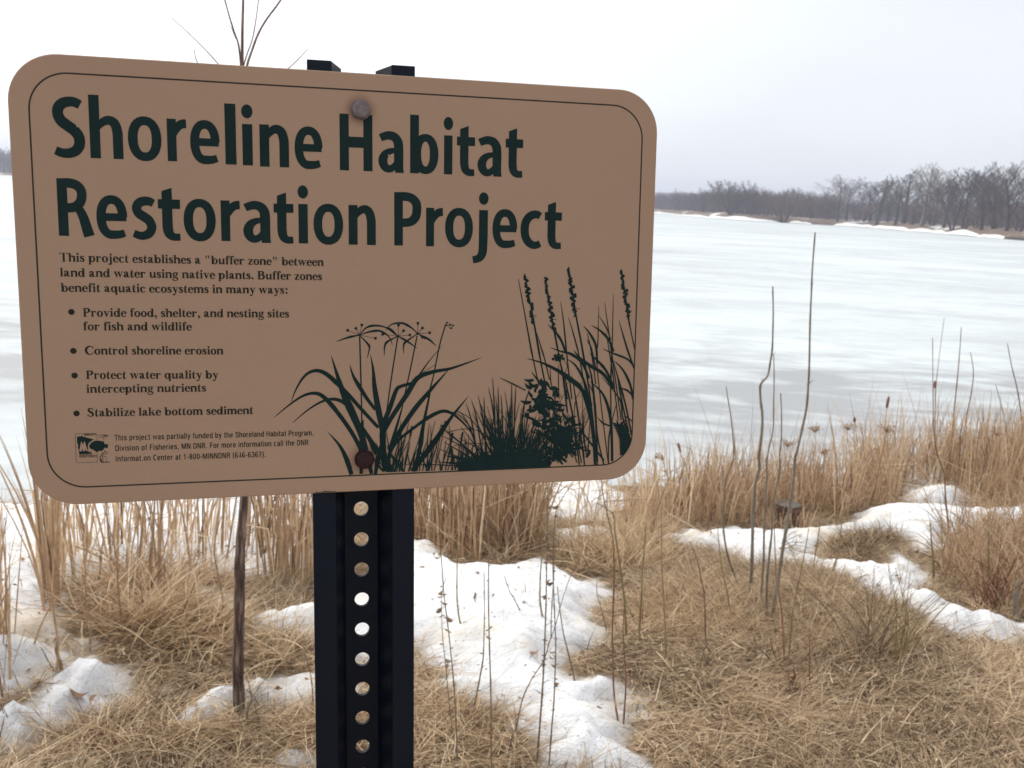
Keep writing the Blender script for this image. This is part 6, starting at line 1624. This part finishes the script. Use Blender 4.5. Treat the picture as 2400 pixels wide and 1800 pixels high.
# left side singles
for pts, w, mt, tn_, lb in (
 (LS([(1740, 1370), (1738, 1250), (1722, 1120), (1690, 1015)]), 4.5, M_greystem, .15, "dark crooked twig standing in the snow left of the post"),
 (LS([(310, 1140), (325, 1000), (300, 800), (290, 640), (300, 480), (320, 300), (335, 170)]), 7, M_reed, .65, "tall pale reed stalk rising to the lower left corner of the sign"),
 (LS([(330, 1140), (340, 1090), (310, 1000), (330, 930)]), 12, M_reed, .45, "broken reed stub in the snow at the left"),
 (LS([(305, 1130), (270, 1070), (240, 1010), (225, 990)]), 3.5, M_greystem, .2, "dark twig leaning in the snow beside the broken reed stub"),
 (LS([(160, 1060), (215, 900), (270, 780), (330, 700), (420, 600)]), 6, M_reed, .6, "long reed leaning right at the left of the photo"),
 (LS([(70, 1480), (30, 1380), (0, 1300), (-40, 1200)]), 3, M_greystem, .2, "dark thin wand at the lower left edge"),
 (LS([(90, 1500), (60, 1420), (20, 1330), (-30, 1250)]), 3, M_greystem, .3, "second dark thin wand at the lower left edge"),
 (LS([(500, 1030), (500, 900), (480, 800), (475, 650), (470, 480), (440, 260)]), 6, M_reed, .5, "straw-coloured reed second from the left corner of the sign"),
 (LS([(690, 1000), (660, 700), (640, 450), (570, 190)]), 5, M_reed, .3, "dark reed leaning left below the sign"),
 (LS([(850, 760), (835, 560), (850, 350), (860, 160)]), 13, M_reed, .45, "broad reed blade below the sign, left of a pair"),
 (LS([(890, 760), (885, 560), (890, 350), (905, 160)]), 14, M_reed, .5, "broad reed blade below the sign, right of a pair"),
 (LS([(1240, 860), (1235, 700), (1190, 450), (1230, 260)]), 6, M_reed, .4, "brown reed just left of the sapling trunk")):
    bn = Bundle(); P, rad, Yb = stem_mesh(bn, pts, w, tn_, nodes=mt is not M_reed); o = bn.build("reed_stalk" if mt is M_reed else "bare_twig", mt, None, tuple(P[0])); tag(o, lb, "reed" if mt is M_reed else "twig", "single reeds and twigs on the left")

# fallen reeds lying over the bank
for pts, w, lb in ((K2([(1390, 1060), (1480, 1160), (1600, 1290), (1778, 1480)]) + K3([(260, 1505)]), 4, "long pale fallen reed slanting across the bare grass"),
                   (K3([(930, 1085), (1100, 1075), (1300, 1075), (1480, 1100), (1700, 1160), (1896, 1215), (2050, 1260)]), 5, "long yellow fallen stalk curving to the right edge"),
                   (K3([(255, 1000), (350, 1062)]), 6.5, "short thick pale piece of reed left of the low clump"),
                   (K3([(1000, 1180), (1200, 1230), (1500, 1280), (1700, 1300)]), 4, "orange fallen grass stalk below the curving yellow one"),
                   (LS([(870, 1610), (1200, 1550), (1500, 1480), (1760, 1455)]), 5, "long straw lying towards the post in the left foreground"),
                   (LS([(480, 1405), (800, 1385), (1200, 1400)]), 4, "straw lying along the edge of the left snow mound"),
                   (MS([(880, 610), (1000, 640), (1130, 690)]), 4, "brown reed lying on the stained snow"),
                   (K3([(0, 640), (350, 720), (800, 760)]), 4, "arched pale stalk behind the low clump")):
    W = [on_ground(*q) for q in (cat(pts, 4) if len(pts) > 2 else [pts[0], tuple((np.array(pts[0]) + pts[1]) / 2), pts[1]])]
    W = [np.array([p[0], p[1], float(surf_z(p[0], p[1])) + .022 + .008 * math.sin(i)]) for i, p in enumerate(W)]
    bn = Bundle(); bn.add(*tube(W, [w * .5 * p[1] / FPX * (1 - .4 * i / len(W)) for i, p in enumerate(W)], 6), .85, .1)
    o = bn.build("fallen_reed", M_straw, None, tuple(W[0])); tag(o, lb, "fallen reed", "fallen reeds and straws")

# dead leaves
for (px, py), L, lb in ((K2([(1250, 1562)])[0], .034, "brown leaf on the snow at the lower middle"), (K3([(1725, 1480)])[0], .05, "curled red-brown leaf in the grass near the lower right corner"), (K2([(185, 718)])[0], .03, "small leaf near the post above the snow"),
                        (K2([(330, 1110)])[0], .022, "tiny leaf on the snow between the first stalks"), (K2([(685, 1105)])[0], .03, "crumpled tan leaf on the snow left of the tall stalks"), (K2([(910, 1165)])[0], .034, "orange leaf on the snow right of the tall stalks"),
                        (LS([(395, 1350)])[0], .05, "dark brown leaf on the left snow mound"), (LS([(1690, 1260)])[0], .045, "rusty leaf on the snow just left of the post"), (K2([(230, 1490)])[0], .05, "pale curled leaf in the grass right of the post"),
                        (K2([(470, 940)])[0], .018, "small speck of leaf high on the middle snow"), (K3([(1830, 930)])[0], .055, "pale curled leaf at the end of the right snow"), (K3([(940, 1530)])[0], .026, "small tan leaf in the right foreground grass"),
                        (K2([(75, 640)])[0], .022, "little brown leaf beside the post on the snow"), (LS([(1510, 1530)])[0], .03, "pale leaf crumb in the left foreground")):
    g = on_ground(px, py); g[2] = float(surf_z(g[0], g[1])) + .006
    bn = Bundle(); curled_leaf(bn, g, L, random.uniform(-.6, .6), random.uniform(.25, .7)); o = bn.build("dead_leaf", M_litter, None, tuple(g)); tag(o, lb, "leaf", "dead leaves on snow and grass")

# ------------------------------------------------------------------ stump at the reed fringe
g = on_ground(*K3([(572, 322)])[0]); sc = g[1] / FPX
st = empty("tree_stump", tuple(g)); bn = Bundle(); R = random.Random(3)
rw, hh = 30 * sc, 58 * sc
prof_ = [(1.12, -.02), (1.02, .15), (.97, .5), (.98, .85), (1.0, 1.0)]
V, F = [], []; n = 18; lob = [1 + R.uniform(-.07, .07) for _ in range(n)]
for rr, hz in prof_:
    for k in range(n): V.append((g[0] + rw * rr * lob[k] * math.cos(k * 2 * math.pi / n), g[1] + rw * rr * lob[k] * math.sin(k * 2 * math.pi / n), g[2] + hh * hz + (R.uniform(-.004, .004) if hz == 1 else 0)))
for j in range(len(prof_) - 1):
    for k in range(n): F.append((j * n + k, j * n + (k + 1) % n, (j + 1) * n + (k + 1) % n, (j + 1) * n + k))
bn.add(V, F, .3); bn.build("bark", simple_mat("stump_bark", (.06, .032, .025), (.15, .085, .062), 30, bmp=.8, stretch=(1, 1, .2), bdist=.01), st, tuple(g))
bn = Bundle(); V2 = V[-n:] + [(g[0], g[1], g[2] + hh * .99)]; bn.add(V2, [(k, (k + 1) % n, n) for k in range(n)], .5)
bn.build("cut_face", simple_mat("weathered_end_grain", (.09, .075, .065), (.15, .13, .115), 40), st, tuple(g))
tag(st, "short reddish cut stump standing in the reed fringe behind the grey stems", "stump")

# ------------------------------------------------------------------ sapling
base = on_ground(566, 1692); Ys = base[1]
sap = empty("sapling", tuple(base))
bark = new_mat("sapling_bark")
def sap_bark():
    m, n, l, b = new_mat("mottled_sapling_bark")
    a = noise(n, l, 70, 6, stretch=(1, 1, .14)); c = noise(n, l, 260, 5, stretch=(1, 1, .4))
    r = ramp(n, [(0.40, (0.035, 0.018, 0.014)), (0.5, (0.085, 0.045, 0.034)), (0.62, (0.24, 0.185, 0.145))])
    l.new(a.outputs["Fac"], r.inputs["Fac"]); l.new(r.outputs["Color"], b.inputs["Base Color"]); b.inputs["Roughness"].default_value = .75
    bump(n, l, b, c.outputs["Fac"], .7, .004); return m
bpy.data.materials.remove(bark[0])
M_sap = sap_bark()
P = [at_depth(x, y, Ys) for x, y in cat([(562, 1700), (560, 1640), (558, 1560), (560, 1480), (561, 1400), (562, 1320), (566, 1240), (572, 1160), (573, 1000), (571, 700), (569, 400), (568, 160)], 4)]
n = len(P); rad = []
for i in range(n):
    t = i / (n - 1); w = np.interp(t, [0, .05, .2, .45, .6, 1.0], [34, 30, 28, 26, 20, 8.5]) * (1 + .05 * math.sin(i * 1.7))
    rad.append(w * .5 * Ys / FPX)
bn = Bundle(); bn.add(*tube(P, rad, 14), .4); bn.build("trunk", M_sap, sap, tuple(base))
M_sapb = simple_mat("sapling_branch_bark", (0.14, 0.085, 0.07), (0.26, 0.18, 0.15), 30)
for pts, w0, w1 in (([(568, 175), (568, 80), (570, 0), (572, -160), (566, -300)], 8, 4), ([(566, 175), (560, 110), (548, 72), (538, 40), (527, 0), (505, -80)], 5, 3), ([(572, 190), (580, 150), (590, 120), (605, 80), (625, 45), (658, 0), (700, -70)], 6, 4),
                    ([(568, 165), (578, 130), (592, 90), (600, 45), (606, 0), (615, -60)], 3.4, 2), ([(567, 240), (540, 190), (508, 146), (460, 95), (403, 42)], 4, 1.6), ([(566, 250), (500, 200), (464, 148), (458, 132), (455, 116)], 3, 1.8),
                    ([(569, 260), (620, 205), (676, 160), (700, 138), (722, 114)], 3.4, 1.6), ([(552, 90), (540, 62), (530, 63), (524, 76)], 1.6, 1), ([(605, 0), (600, -30), (590, -60)], 2, 1)):
    Pb = np.array([at_depth(x, y, Ys + .02 * math.sin(k)) for k, (x, y) in enumerate(cat(pts, 4))])
    bn = Bundle(); bn.add(*tube(Pb, np.linspace(w0, w1, len(Pb)) * .5 * Ys / FPX, 6), .5); bn.build("branch", M_sapb, sap, tuple(base))
tag(sap, "slender dark-barked sapling behind the left half of the sign, twigs showing above it", "tree")
